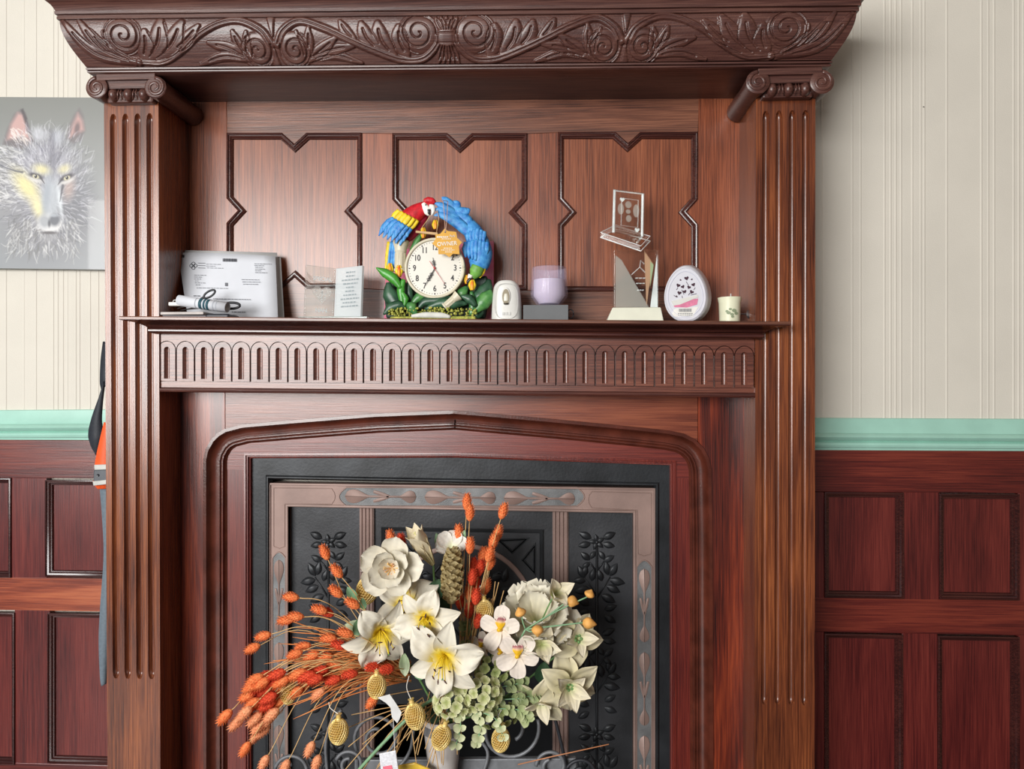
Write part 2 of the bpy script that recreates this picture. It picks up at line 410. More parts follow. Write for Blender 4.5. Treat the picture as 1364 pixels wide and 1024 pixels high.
def capital(vl, vr, r, yb, yc, yd, pil, Yc=-.03):
    m = mpp((vl[0]+vr[0])/2, Yc)
    volute(vl, r, pil, 1, Yc); volute(vr, r, pil, -1, Yc)
    a, b = P(vl[0], yb, Yc), P(vr[0], yb, Yc); c = P(vl[0], yc, Yc).z; d = P(vl[0], yd, Yc).z
    obj('capital_band', *box(a.x, b.x, Yc-.0005, .168, c, a.z), WC, pil, bevel=.0012)
    obj('canalis', *box(a.x, b.x, Yc+.006, .168, d, c), WC, pil)
    obj('echinus', *box(a.x+.012, b.x-.012, Yc+.014, .168, d-.024, d), WC, pil, bevel=.004)
    w = b.x-a.x
    for k in range(-1, 2):
        cx = (a.x+b.x)/2+k*w*.26
        obj('egg', *ball((cx, Yc+.016, d-.010), .0105, .015, .0135, 14, 10), WC, pil, smooth=True)
    for k in (-.5, .5):
        for s in (-.0026, .0026):
            cx = (a.x+b.x)/2+k*w*.26+s
            obj('dart', *loft([(cx, Yc+.009, d), (cx, Yc+.004, d-.010), (cx+s*.9, Yc+.008, d-.021)], [.0012, .0017, .0012], 8), WC, pil, smooth=True)
capital((128, 116), (206.5, 116), 14.8, 99, 107, 117, pilL)
capital((1010, 108.6), (1095.5, 108.6), 15.8, 91, 100, 109.5, pilR)
# ---- cornice with carved frieze
zbot = zl((115, 99.3), (1112, 90.6), -.02); zfr = zl((115, 89.5), (1112, 79.5), -.022); ztp = zl((80, 27.5), (1143, 16.5), -.053)
plan = [(XPL, YW), (XPL, 0), (XPR, 0), (XPR, YW)]
def cornice_part(name, prof, zfun, m):
    # path runs so that the left normal points outward
    V, Fc = sweep(list(reversed(plan)), prof, lambda a, b, h: Vector((a, b, zfun(a)+h)))
    Fc = Fc[:-2]
    return obj(name, V, Fc, m, mantel, smooth='auto')
_o = cornice_part
_o('cornice_bead', [(-.03, 0), (.013, 0), (.017, .0015), (.021, .004), (.0215, .006), (.019, .0078), (.0225, .0086), (.023, .0115), (.020, .0138), (-.03, .0138)], zbot, WC)
_o('cornice_moulding', [(-.02, 0), (.054, 0), (.0575, .001), (.0575, .006), (.056, .0065), (.056, .0085), (.0600, .0095), (.0605, .0145), (.0590, .0155), (.0600, .0175), (.0625, .022), (.067, .028), (.073, .0325), (.0775, .0345), (.0775, .045), (.081, .046), (.081, .062), (-.02, .062)], ztp, WC)
V = []
for x in (XPL-.005, XPR+.005):
    for y in (-.012, YW): V += [Vector((x, y, zbot(x)+.0005)), Vector((x, y, ztp(x)+.03))]
obj('cornice_core', V, [(0, 1, 3, 2), (4, 6, 7, 5), (0, 4, 5, 1), (2, 3, 7, 6), (1, 5, 7, 3), (0, 2, 6, 4)], WC, mantel)
# carved relief, drawn as strokes on the left half and mirrored
def height_field(PX, PY, strokes, grooves):
    Hh = np.zeros_like(PX)
    def dist(pts, w):
        pts = np.array(pts, float); w = np.array(w, float); best = np.full(PX.shape, 9.0)
        x0, x1 = pts[:, 0].min()-w.max()-1, pts[:, 0].max()+w.max()+1; y0, y1 = pts[:, 1].min()-w.max()-1, pts[:, 1].max()+w.max()+1
        idx = np.nonzero((PX > x0) & (PX < x1) & (PY > y0) & (PY < y1)); X, Y = PX[idx], PY[idx]; bb = np.full(X.shape, 9.0)
        for i in range(len(pts)-1):
            d = pts[i+1]-pts[i]; L2 = max((d**2).sum(), 1e-9)
            t = np.clip(((X-pts[i, 0])*d[0]+(Y-pts[i, 1])*d[1])/L2, 0, 1)
            dd = np.hypot(X-pts[i, 0]-t*d[0], Y-pts[i, 1]-t*d[1])/np.maximum(w[i]+(w[i+1]-w[i])*t, .15)
            bb = np.minimum(bb, dd)
        best[idx] = bb; return best
    for pts, w, h in strokes:
        r = dist(pts, w); Hh = np.maximum(Hh, h*np.sqrt(np.clip(1-r**4, 0, 1)))
    for pts, w, h in grooves:
        r = dist(pts, w); Hh = Hh-h*np.clip(1-r*r, 0, 1)*(Hh > .2*h)
    return np.maximum(Hh, 0)
def s2(pts, k=7): return [(v.x, v.y) for v in spline([(a, b, 0) for a, b in pts], k)]
def taper(n, a, b, c=None): return [(a+(b-a)*i/(n-1)) for i in range(n)]
ST, GR = [], []
def stem(pts, w0, w1, h=3.6, groove=True):
    q = s2(pts); n = len(q); w = taper(n, w0, w1); ST.append((q, w, h))
    if groove: GR.append((q, [x*.22 for x in w], 1.6))
def leaf(base, tip, w, bend=0.0, h=3.2):
    b, t = Vector(base), Vector(tip); d = t-b; nrm = Vector((-d.y, d.x)); mid = (b+t)/2+nrm*bend
    q = s2([tuple(b), tuple(mid), tuple(t)], 8); n = len(q)
    ww = [max(.6, w*1.25*(.30+.95*math.sin(math.pi*min(1, .08+(i/(n-1))**1.05*.86)))) for i in range(n)]
    ST.append((q, ww, h*(.9+.02*(len(ST) % 7)))); GR.append((q[3:-3], [x*.16+.35 for x in ww[3:-3]], 2.4))
    # a shadow line where one lobe overlaps the next
    nn = nrm.normalized(); ED.append(([(p[0]+nn.x*x*.98, p[1]+nn.y*x*.98) for p, x in zip(q[2:], ww[2:])], [.75]*(n-2), 2.6))
ED = []
def spiral(c, r0, r1, a0, turns, sg, w0, w1, h=3.8):
    """flat scroll with a cut spiral line"""
    ST.append(([c, (c[0]+.1, c[1])], [r0+w0*.55]*2, h*.92))
    q = []
    for k in range(61):
        f = k/60; r = (r0-w0*.35)*(1-f)**.85+1.5; a = math.radians(a0)+sg*turns*1.35*2*math.pi*f; q.append((c[0]+r*math.cos(a), c[1]+r*math.sin(a)))
    GR.append((q, taper(61, 1.5, 1.0), 3.0))
    q2 = [(c[0]+(r0+w0*.05)*math.cos(math.radians(a0)+sg*.75*2*math.pi*f), c[1]+(r0+w0*.05)*math.sin(math.radians(a0)+sg*.75*2*math.pi*f)) for f in np.linspace(0, 1, 40)]
    GR.append((q2, [.7]*40, 1.8))
# big end volute with its fan of leaves
stem([(174, 82), (158, 78), (144, 69), (136, 57), (135, 46)], 3.0, 4.2)
spiral((159.5, 49), 24, 5, 190, 1.55, 1, 4.4, 3.2)
for t, w, bd in (((81, 29), 5.0, -.16), ((103, 29), 5.5, -.14), ((115, 41), 5.0, -.12), ((130, 54), 4.0, -.1)): leaf((168, 84), t, w, bd)
ST.append(([(174, 82.5), (174.1, 82.6)], [5, 5], 5.2))
# lobed leaf above the main stem
for b, t, w, bd in (((180, 78), (189, 45), 7.5, .10), ((186, 79), (212, 31), 8.5, .13), ((200, 78), (240, 33), 8.0, .10), ((222, 70), (262, 38), 5.5, .05)): leaf(b, t, w, bd, 3.0)
stem([(176, 83), (207, 83), (236, 69), (262, 50), (292, 35), (319, 32), (345, 45), (356, 62)], 3.0, 6.5, 3.9)
spiral((337, 70), 20.5, 3.5, -20, 1.5, 1, 6.0, 2.6)
for t, w, bd in (((256, 86), 4.0, .10), ((273, 60), 5.5, .06), ((307, 46), 5.0, -.06), ((325, 47), 4.4, -.05)): leaf((325, 82), t, w, bd)
ST.append(([(359, 30), (360, 52)], [5.5, 1.5], 2.6)); ST.append(([(360, 70), (360, 87)], [1.2, 5.0], 2.6))
# its neighbour turning the other way
stem([(366, 62), (376, 45), (398, 33), (430, 43), (462, 58), (493, 71), (530, 83), (560, 82), (580, 66), (583, 52)], 6.5, 4.2, 3.9)
spiral((388, 70), 20.5, 3.5, 200, 1.5, -1, 6.0, 2.6)
for t, w, bd in (((476, 86), 4.0, -.10), ((467, 66), 5.0, -.05), ((444, 56), 5.5, .03), ((409, 43), 5.0, .06), ((392, 47), 4.2, .05)): leaf((400, 83), t, w, bd)
spiral((556, 50), 25, 5, 5, 1.55, -1, 4.6, 3.2)
for b, t, w, bd in (((470, 58), (452, 34), 5.0, -.08), ((500, 70), (480, 37), 7.0, -.12), ((520, 77), (502, 37), 8.0, -.13), ((538, 78), (530, 42), 7.5, -.10)): leaf(b, t, w, bd, 3.0)
# tied knot in the middle
ST.append(([(594, 50), (594, 64)], [12, 12], 4.6)); GR.append(([(580, 51), (600, 51)], [1, 1], 1.6)); GR.append(([(580, 63), (600, 63)], [1, 1], 1.6))
for dx, yt in ((0, 30), (-7, 30), (-14, 31)):
    leaf((594+dx*.35, 50), (594+dx, yt), 3.2, 0, 3.4); leaf((594+dx*.35, 64), (594+dx, 87), 3.2, 0, 3.4)
NU, NT = 1260, 84
half = (XPR-XPL)/2
tt = np.linspace(0, 1, NT); ss = np.linspace(-1, 1, NU)
bb = .022+.032*np.sin(tt*math.pi/2)
SS, BB = np.meshgrid(ss, bb); TT = np.meshgrid(ss, tt)[1]
XX = XM+SS*(half+BB)
kx = (594-80)/(half+.053)
# drawing coordinates: distance from the middle, evened out for the photograph's slant
Dm = np.abs(XX-XM)
xL = XM-Dm
_d = np.stack([xL-CAM.x, -.04-CAM.y+0*xL], -1); _den = _d[..., 0]*FW.x+_d[..., 1]*FW.y
DPX = 682+(_d[..., 0]*RT.x+_d[..., 1]*RT.y)/_den*F
c0 = proj((XM, -.04, 1.5))[0]; DPX = 594-(c0-DPX)*(594-79)/(c0-proj((XM-half-.05, -.04, 1.5))[0])
HH = height_field(DPX, 88-TT*60, ST, GR+ED)*.00135
rng = np.random.RandomState(3); HH = HH+rng.rand(*HH.shape)*.00025*(HH < .0006)
ZB = np.vectorize(zfr)(XX); ZT = np.vectorize(ztp)(XX)
slope = np.arctan2(np.gradient(bb, tt), .092)[:, None]
edge = np.clip((1-np.abs(SS))*60, 0, 1)
Yc = -BB-HH*np.cos(slope)*edge; Zc = ZB+(ZT-ZB)*TT-HH*np.sin(slope)*edge
Vc = np.stack([XX, Yc, Zc], -1).reshape(-1, 3)
ii = (np.arange(NT-1)[:, None]*NU+np.arange(NU-1)[None, :]).reshape(-1)
Fq = np.stack([ii, ii+1, ii+1+NU, ii+NU], -1)
me = bpy.data.meshes.new('carved_frieze'); me.from_pydata(Vc.tolist(), [], Fq.tolist()); me.materials.append(WC)
cf = mobj('carved_frieze', me, mantel, smooth=True); cf['label'] = 'frieze carved with scrolls and acanthus leaves'
for sgn in (-1, 1):
    V = []
    for t, b in zip(np.linspace(0, 1, 12), .022+.032*np.sin(np.linspace(0, 1, 12)*math.pi/2)):
        x = XM+sgn*(half+b); z = zfr(x)+(ztp(x)-zfr(x))*t; V += [Vector((x, -b, z)), Vector((x, YW, z))]
    obj('frieze_return', V, [(2*i, 2*i+1, 2*i+3, 2*i+2) for i in range(11)], WC, mantel, smooth=True)
# ---- mantel shelf
XSA, XSB = P(213, 440, 0).x, P(1004, 440, 0).x
zsh = zl((175, 421.5), (1038, 428.5), -.05)
Vs, Fs = sweep([(XSB, .02), (XSB, 0), (XSA, 0), (XSA, .02)], [(o, h) for o, h in [(-.01, -.030), (.006, -.030), (.012, -.0285), (.0155, -.025), (.0155, -.022), (.0125, -.0195), (.016, -.0185), (.019, -.0155), (.025, -.0125), (.034, -.0090), (.043, -.0072), (.046, -.0058), (.0475, -.0072), (.0505, -.0070), (.0518, -.0058), (.0518, -.0012), (.0505, 0), (-.01, 0)]],
             lambda a, b, h: Vector((a, b, zsh(a)+h)))
shelf = obj('mantel_shelf', Vs, Fs[:-2], WM, mantel, smooth='auto')
V = []
for x in (XSA, XSB):
    for y in (.005, YB+.01): V += [Vector((x, y, zsh(x)-.03)), Vector((x, y, zsh(x)))]
obj('shelf_board', V, [(0, 1, 3, 2), (4, 6, 7, 5), (0, 4, 5, 1), (2, 3, 7, 6), (1, 5, 7, 3), (0, 2, 6, 4)], WM, shelf)
Vn, Fn = sweep([(XSB, .02), (XSB, 0), (XSA, 0), (XSA, .02)], [(.045, -.0062), (.0507, -.0062), (.0525, -.0052), (.0527, -.0012), (.0512, .0006), (.040, .0006)], lambda a, b, h: Vector((a, b, zsh(a)+h)))
obj('shelf_lit_edge', Vn, Fn[:-2], WUR, shelf, smooth='auto')  # paler wood along the top fillet paints in the light it catches
# ---- frieze of arches and flutes
YF = .004
def zz(l, r): return zl((213, l), (1003, r), YF)
fz = {k: zz(*v) for k, v in dict(top=(436, 442), apex=(453.5, 460.5), ftop=(461.5, 469), fbot=(504, 512.5), tbot=(507, 516), bead=(515.5, 524), bot=(522, 529.8)).items()}
V = []
for x in (XSA-.004, XSB+.004):
    for y in (YF+.0078, YS+.04): V += [Vector((x, y, fz['bot'](x)+.001)), Vector((x, y, fz['top'](x)))]
frz = obj('fluted_frieze', V, [(0, 1, 3, 2), (4, 6, 7, 5), (0, 4, 5, 1), (2, 3, 7, 6), (1, 5, 7, 3), (0, 2, 6, 4)], WF, mantel)
c0x, c1x = P(222.2, 480, YF).x, P(991.4, 480, YF).x; pit = (c1x-c0x)/30
sp = MB(); na = 14
for i in range(31):
    cx = c0x+i*pit
    R = pit/2; zc = fz['apex'](cx)-R; a_ = R-.0017
    top = [(cx+R*math.cos(math.pi*k/na), zc+R*math.sin(math.pi*k/na)) for k in range(na+1)]
    V = []; Fc = []
    for (x, z) in top: V += [Vector((x, YF+.0078, z)), Vector((x, YF, z)), Vector((x, YF, fz['top'](x)))]
    for k in range(na): Fc += [(3*k, 3*k+1, 3*k+4, 3*k+3), (3*k+1, 3*k+2, 3*k+5, 3*k+4)]
    sp.add(V, Fc)
    zb0 = fz['tbot'](cx); f1 = fz['ftop'](cx); f0 = fz['fbot'](cx); hw = .0058
    O = [(cx+a_, zb0)]+[(cx+a_*math.cos(math.pi*k/na), zc+a_*math.sin(math.pi*k/na)) for k in range(na+1)]+[(cx-a_, zb0)]
    I = [(cx+hw, f0)]+[(cx+hw*math.cos(math.pi*k/na), f1-hw+hw*math.sin(math.pi*k/na)) for k in range(na+1)]+[(cx-hw, f0)]
    m = len(O); V = [Vector((x, YF+.0078, z)) for x, z in O]+[Vector((x, YF, z)) for x, z in O]+[Vector((x, YF, z)) for x, z in I]
    V += [Vector((cx+(x-cx)*.72, YF+.0055, z)) for x, z in I]+[Vector((cx+(x-cx)*.3, YF+.0076, z)) for x, z in I]
    Fc = []
    for k in range(m):
        q = (k+1) % m
        for L in range(4): Fc.append((L*m+k, (L)*m+q, (L+1)*m+q, (L+1)*m+k))
    Fc.append(tuple(range(4*m, 5*m)))
    obj('arch', V, Fc, WF, frz, smooth='auto', ang=50)
sp.build('spandrel', WF, frz)
V = []
for x in (XSA-.004, XSB+.004):
    for y in (YF+.0006, YF+.01): V += [Vector((x, y, fz['bead'](x))), Vector((x, y, fz['tbot'](x)-.0012))]
obj('frieze_sill', V, [(0, 1, 3, 2), (4, 6, 7, 5), (0, 4, 5, 1), (2, 3, 7, 6), (1, 5, 7, 3), (0, 2, 6, 4)], WF, frz)
obj('frieze_bead', *sweep([(XSA-.004, fz['bot'](XSA)), (XSB+.004, fz['bot'](XSB))], [(0, -.06), (0, -.001), (.001, .002), (.004, .0035), (.0075, .0025), (.0095, -.0005), (.0095, -.01)], front(YF)), WM, frz, smooth='auto')
# ---- panelled back of the overmantel
PN = [(302.5, 177.5, 482, 384), (523, 178, 702, 386.5), (743.5, 176.5, 929, 388)]
NW, ND = 16.5, 15
def notched(r):
    x0, y0, x1, y1 = r; cx, cy = (x0+x1)/2, (y0+y1)/2
    return [(x0, y1), (cx-NW, y1), (cx, y1-ND), (cx+NW, y1), (x1, y1), (x1, cy+NW), (x1-ND, cy), (x1, cy-NW), (x1, y0), (cx+NW, y0), (cx, y0+ND), (cx-NW, y0), (x0, y0), (x0, cy-NW), (x0+ND, cy), (x0, cy+NW)]
over = bpy.data.objects.new('overmantel_panelling', None); COL.objects.link(over); parent_to(over, mantel); over.location = (0, 0, 0); WLOC[over.name] = Vector((0, 0, 0))
def topn(r): cx = (r[0]+r[2])/2; return [(cx+NW, r[1]), (cx, r[1]+ND), (cx-NW, r[1])]
def botn(r): cx = (r[0]+r[2])/2; return [(cx-NW, r[3]), (cx, r[3]-ND), (cx+NW, r[3])]
def lefn(r): cy = (r[1]+r[3])/2; return [(r[0], cy-NW), (r[0]+ND, cy), (r[0], cy+NW)]
def rign(r): cy = (r[1]+r[3])/2; return [(r[2], cy+NW), (r[2]-ND, cy), (r[2], cy-NW)]
a, b, c = PN
BV = dict(bevel=.0008, seg=1)
obj('rail', *pprism([(302, 100), (931, 92), (931, c[1]), (c[2], c[1])]+topn(c)+[(c[0], c[1]), (b[2], b[1])]+topn(b)+[(b[0], b[1]), (a[2], a[1])]+topn(a)+[(302, a[1])], YB, YW), WUR, over, **BV)
obj('rail', *pprism([(302, a[3])]+botn(a)+[(a[2], a[3]), (b[0], b[3])]+botn(b)+[(b[2], b[3]), (c[0], c[3])]+botn(c)+[(931, c[3]), (931, 446), (302, 440)], YB, YW), WUR, over, **BV)
obj('stile', *pprism([(240, 96), (301.6, 96), (a[0]-.4, a[1])]+lefn(a)+[(a[0]-.4, a[3]), (301.6, 440), (240, 440)], YB, YW), WUS, over, **BV)
obj('stile', *pprism([(a[2], a[1]), (b[0], b[1])]+lefn(b)+[(b[0], b[3]), (a[2], a[3])]+rign(a), YB+.0003, YW), WUS, over, **BV)
obj('stile', *pprism([(b[2], b[1]), (c[0], c[1])]+lefn(c)+[(c[0], c[3]), (b[2], b[3])]+rign(b), YB+.0003, YW), WUS, over, **BV)
obj('stile', *pprism([(931.5, 90), (1000, 90), (1000, 446), (931.5, 446), (c[2], c[3])]+rign(c)+[(c[2], c[1])], YB, YW), WUS, over, **BV)
for r in PN:
    obj('panel', *pprism([(r[0]-2, r[1]-2), (r[2]+2, r[1]-2), (r[2]+2, r[3]+2), (r[0]-2, r[3]+2)], YB+.0065, YW), WU, over)
    obj('panel_moulding', *sweep(ppoly(notched(r), YB), [(-.0005, -.006), (-.0005, .0025), (.0018, .0042), (.0038, .0032), (.0045, .0008), (.007, .0012), (.0085, -.0012), (.0105, -.0022), (.0115, -.0055), (.0125, -.0075)], front(YB), True), WM, over, smooth='auto')
# ---- lower surround with the four-centred arch
AO = [(272.0, 1200), (271.6, 700), (271.6, 612), (274.5, 599), (282, 585.6), (290, 577.5), (300, 571.5), (323, 565.5), (391, 559.6), (500, 551), (605.5, 546.8), (740, 558.5), (849, 569), (890, 573.5), (910, 577.5), (925, 585), (937, 597), (944, 611), (947, 625), (948.5, 711), (950, 1200)]
sur = bpy.data.objects.new('fire_surround', None); COL.objects.link(sur); parent_to(sur, mantel); WLOC[sur.name] = Vector((0, 0, 0))
def clipz(pts): return [(x, max(z, 0.0)) for x, z in pts]
def fprism(pix, Yf, Yb): return prism(clipz(ppoly(pix, Yf)), Yf, Yb)
sl = 6  # index where the left stile meets the lintel
obj('stile', *fprism([(225, 505), (299.6, 505)]+AO[6::-1]+[(272, 1600), (225, 1600)], YS, YW), WB, sur, **BV)
obj('stile', *fprism([(930, 505), (1010, 505), (1010, 1600), (950, 1600)]+AO[:14:-1][0:0]+[(950, 1200), (948.5, 711), (947, 625), (944, 611), (937, 597), (930, 588.5)], YS, YW), WB, sur, **BV)
obj('lintel', *fprism([(300, 505), (929.6, 510), (929.6, 588.3), (925, 585), (910, 577.5), (890, 573.5), (849, 569), (740, 558.5), (605.5, 546.8), (500, 551), (391, 559.6), (323, 565.5), (300, 571.5)], YS+.0004, YW), WBX, sur, **BV)
ap = clipz(ppoly([(272, 1600)]+AO[1:-1]+[(950, 1600)], YS))
PF = [(-.0005, -.01), (-.0005, .003), (.006, .0032), (.0075, .0005), (.0095, -.005), (.013, -.0095), (.019, -.0125), (.025, -.0125), (.0265, -.0085), (.0295, -.0085), (.0305, -.0125), (.033, -.0105), (.0355, -.0105), (.0365, -.0165), (.041, -.021)]
mid = 10
for nm, seg in (('l', ap[:mid+1]), ('r', ap[mid:])):
    obj('arch_moulding', *sweep(list(reversed(seg)), PF, front(YS)), WARCH, sur, smooth='auto', ang=30)
YI = YS+.0205
ti = [(326, 604.5), (607, 603.5), (900, 614)]
arch_in = [(326, 590), (335, 577), (400, 570), (605, 557), (740, 568), (850, 579), (895, 588), (918, 612)]
obj('inner_frame_head', *fprism([(300, 625), (300, 600)]+arch_in+[(930, 640), (900, 636), ti[2], ti[1], ti[0], (326, 625)], YI, YI+.03), WR, sur)
obj('inner_frame_side', *fprism([(296, 622), (325.6, 622), (327, 1600), (296, 1600)], YI+.0003, YI+.03), WRZ, sur)
obj('inner_frame_side', *fprism([(900, 632), (930, 632), (930, 1600), (901, 1600)], YI+.0003, YI+.03), WRZ, sur)
rect = clipz(ppoly([(901, 1600), (900, 614), (607, 603.5), (326, 604.5), (327, 1600)], YI))
obj('inner_bead', *sweep(rect, [(-.001, -.004), (-.001, .002), (.0025, .0025), (.0035, -.001), (.006, -.001), (.007, -.006), (.0095, -.007), (.0105, -.014)], front(YI)), WRZ, sur, smooth='auto')
# ================================================================ cast iron insert
YK = YI+.014
ins = thing('cast_iron_insert', 'black cast iron fireplace insert with bronze frame and relief foliage panels', 'fireplace insert', (P(615, 700, YK).x, YK+.02, 0))
def ring(o, i, Y, Yb):
    """U-shaped plate: outer and inner outline as (x0,ytop_l,ytop_r,x1)"""
    ox0, oyl, oyr, ox1 = o; ix0, iyl, iyr, ix1 = i
    return fprism([(ox0, 1600), (ox0, oyl), (ox1, oyr), (ox1, 1600), (ix1, 1600), (ix1, iyr), (ix0, iyl), (ix0, 1600)], Y, Yb)
obj('outer_plate', *ring((322, 601, 612, 903), (355, 633, 643, 877), YK, YK+.03), IRON, ins, bevel=.001)
pr_ = clipz(ppoly([(877, 1600), (877, 643), (355, 633), (355, 1600)], YK))
obj('outer_bead', *sweep(pr_, [(-.001, -.004), (-.001, .002), (.002, .0045), (.0045, .0045), (.006, .001), (.0085, -.004), (.0095, -.01)], front(YK)), IRON, ins, smooth='auto')
YC = YK+.003
cop = obj('bronze_frame', *ring((358.5, 643, 650, 873), (384, 674.5, 683, 843.5), YC, YC+.03), COPR, ins, bevel=.0012)
pr_ = clipz(ppoly([(873, 1600), (873, 650), (358.5, 643), (358.5, 1600)], YC))
obj('rim', *sweep(pr_, [(.0, -.004), (.0, .002), (.0015, .0028), (.0035, .0028), (.0045, .0004), (.0045, -.002)], front(YC)), COPR, cop, smooth='auto')
pr_ = clipz(ppoly([(843.5, 1600), (843.5, 683), (384, 674.5), (384, 1600)], YC))
obj('rim', *sweep(pr_, [(-.0055, -.002), (-.0055, .0004), (-.0045, .0024), (-.0015, .0028), (.0, .002), (.0, -.012)], front(YC)), COPR, cop, smooth='auto')
def bar_field(x0, x1, y0, y1, vertical=False):
    if not vertical:
        w = (y1-y0)/2; pts = [(x1-w*.6, y1), (x0+w*.6, y1)]+[(x0+w*.6-w*.8*math.sin(math.pi*k/8), y1-(y1-y0)*k/8) for k in range(1, 8)]+[(x0+w*.6, y0), (x1-w*.6, y0)]+[(x1-w*.6+w*.8*math.sin(math.pi*k/8), y0+(y1-y0)*k/8) for k in range(1, 8)]
    else:
        w = (x1-x0)/2; pts = [(x0, y1), (x0, y0+w*.8)]+[(x0+(x1-x0)*k/8, y0+w*.8-w*.9*math.sin(math.pi*k/8)) for k in range(1, 8)]+[(x1, y0+w*.8), (x1, y1)]
    return pts
def add_field(pix, vertical=False):
    obj('ornament_ground', *fprism(pix, YC-.0004, YC+.002), COPD, cop)
    pp = clipz(ppoly(pix, YC)); 
    area = sum(pp[i][0]*pp[(i+1) % len(pp)][1]-pp[(i+1) % len(pp)][0]*pp[i][1] for i in range(len(pp)))
    if area < 0: pp = pp[::-1]
    obj('ground_rim', *sweep(pp, [(-.003, 0), (-.0022, .0018), (-.0008, .0018), (0, 0)], front(YC), True), COPR, cop, smooth='auto')
add_field(bar_field(455, 775, 650, 673))
add_field(bar_field(364, 379.5, 737, 1300, True), True)
add_field(bar_field(849, 867.5, 748, 1300, True), True)
def fillet_rect(pix):
    pp = clipz(ppoly(pix, YC)); ar = sum(pp[i][0]*pp[(i+1) % len(pp)][1]-pp[(i+1) % len(pp)][0]*pp[i][1] for i in range(len(pp)))
    if ar < 0: pp = pp[::-1]
    obj('corner_fillet', *sweep(pp, [(0, 0), (.0006, .0014), (.0014, .0014), (.002, 0)], front(YC), True), COPR, cop, smooth='auto')
fillet_rect([(364, 649), (442, 650), (446, 656), (447, 661), (446, 666), (442, 672), (380, 672), (380, 728), (372, 731), (364, 728)])
fillet_rect([(868, 656), (868, 738), (858, 741), (849, 738), (848, 680), (788, 677), (784, 671), (783, 665), (784, 659), (788, 654)])
def spoon(c, ax, L, w, sg):
    """bulb with a tail towards +ax; local px coordinates"""
    pts = []
    for k in range(21):
        t = k/20; pts.append((t, w*(math.sqrt(max(0, 1-((t-.2)/.2)**2)) if t < .2 else max(.16, .5+.5*math.cos(min(1, (t-.2)/.45)*math.pi)))))
    out = [(t*L, r) for t, r in pts]+[(t*L, -r) for t, r in reversed(pts)]
    return [(c[0]+a*sg*ax[0]-b*ax[1], c[1]+a*sg*ax[1]+b*ax[0]) for a, b in out]
def relief_shape(name, pix, Y, h, m, parent):
    """low cushion from an outline"""
    pp = clipz(ppoly(pix, Y)); n = len(pp); cx = sum(p[0] for p in pp)/n; cz = sum(p[1] for p in pp)/n
    V = [Vector((x, Y+.0005, z)) for x, z in pp]+[Vector((x, Y-h*.7, z)) for x, z in pp]
    # shrink towards the local axis, not the centroid, by insetting along the edge normal
    ar = sum(pp[i][0]*pp[(i+1) % n][1]-pp[(i+1) % n][0]*pp[i][1] for i in range(n)); sg = 1 if ar > 0 else -1
    for i in range(n):
        a, b = Vector(pp[i-1]), Vector(pp[(i+1) % n]); d = (b-a).normalized() if (b-a).length > 1e-9 else Vector((1, 0))
        nn = Vector((-d.y, d.x))*sg; q = Vector(pp[i])+nn*.0009; V.append(Vector((q.x, Y-h, q.y)))
    Fc = [tuple(range(2*n, 3*n))]
    for i in range(n):
        j = (i+1) % n
        for L in (0, 1): Fc.append((L*n+i, L*n+j, (L+1)*n+j, (L+1)*n+i))
    return obj(name, V, Fc, m, parent, smooth='auto', ang=50)
def motif(o, ax, L, w):
    t = (o[0]+ax[0]*L, o[1]+ax[1]*L)
    relief_shape('bud_ornament', spoon(o, ax, L*.62, w, 1), YC, .0022, COPR, cop)
    relief_shape('bud_ornament', spoon(t, ax, L*.42, w*.9, -1), YC, .0022, COPR, cop)
    for s in (-1, 1):
        c = (o[0]+ax[0]*L*.40-ax[1]*s*w*.72, o[1]+ax[1]*L*.40+ax[0]*s*w*.72); e = (o[0]+ax[0]*L*.64, o[1]+ax[1]*L*.64)
        d = Vector(e)-Vector(c); n = Vector((-d.y, d.x)).normalized()
        pts = []
        for k in range(9): t2 = k/8; r = w*.33*math.sin(math.pi*min(1, t2*.55+.2))*(1-t2*.5); q = Vector(c)+d*t2; pts.append(tuple(q+n*r))
        for k in range(8, -1, -1): t2 = k/8; r = w*.33*math.sin(math.pi*min(1, t2*.55+.2))*(1-t2*.5); q = Vector(c)+d*t2; pts.append(tuple(q-n*r))
        relief_shape('sprig_ornament', pts, YC, .0018, COPR, cop)
for x0 in (459.5, 565.5, 671): motif((x0, 660.5+(x0-459)*.012), (1, 0.012), 95, 9.2)
for k in range(3):
    motif((371.7, 745+110*k), (0, 1), 96, 6.4); motif((858.2, 757+111*k), (0, 1), 98, 7.2)
# panels behind the frame
YP = YC+.016
def ipl(name, pix, Y, m=IRON2, parent=ins, Yb=None): return obj(name, *fprism(pix, Y, Yb or Y+.012), m, parent, bevel=.0006, seg=1)
pnl = ipl('side_panel', [(380, 660), (480, 662), (480, 1600), (380, 1600)], YP)
pnr = ipl('side_panel', [(752, 668), (850, 670), (850, 1600), (752, 1600)], YP)
cen = ipl('hood_plate', [(495, 662), (738, 667), (738, 938), (495, 938)], YP+.002)
def reeds(xa, xb, ytop):
    mb = []
    y0 = P(xa, ytop, YP).z; xA, xB = P(xa, 800, YP-.004).x, P(xb, 800, YP-.004).x
    col = obj('reeded_column', *box(xA, xB, YP-.004, YP+.006, 0, y0), COPR, ins)
    n = 4; w = (xB-xA)/n
    for k in range(n):
        cx = xA+w*(k+.5); V = []; Fc = []
        for z in (0, y0):
            for j in range(9): a = math.pi*j/8; V.append(Vector((cx-math.cos(a)*w*.36, YP-.004-math.sin(a)*w*.42, z)))
        obj('reed', V, [(j, j+1, 10+j, 9+j) for j in range(8)], COPR, col, smooth=True)
reeds(479, 498, 660); reeds(736, 757, 666)
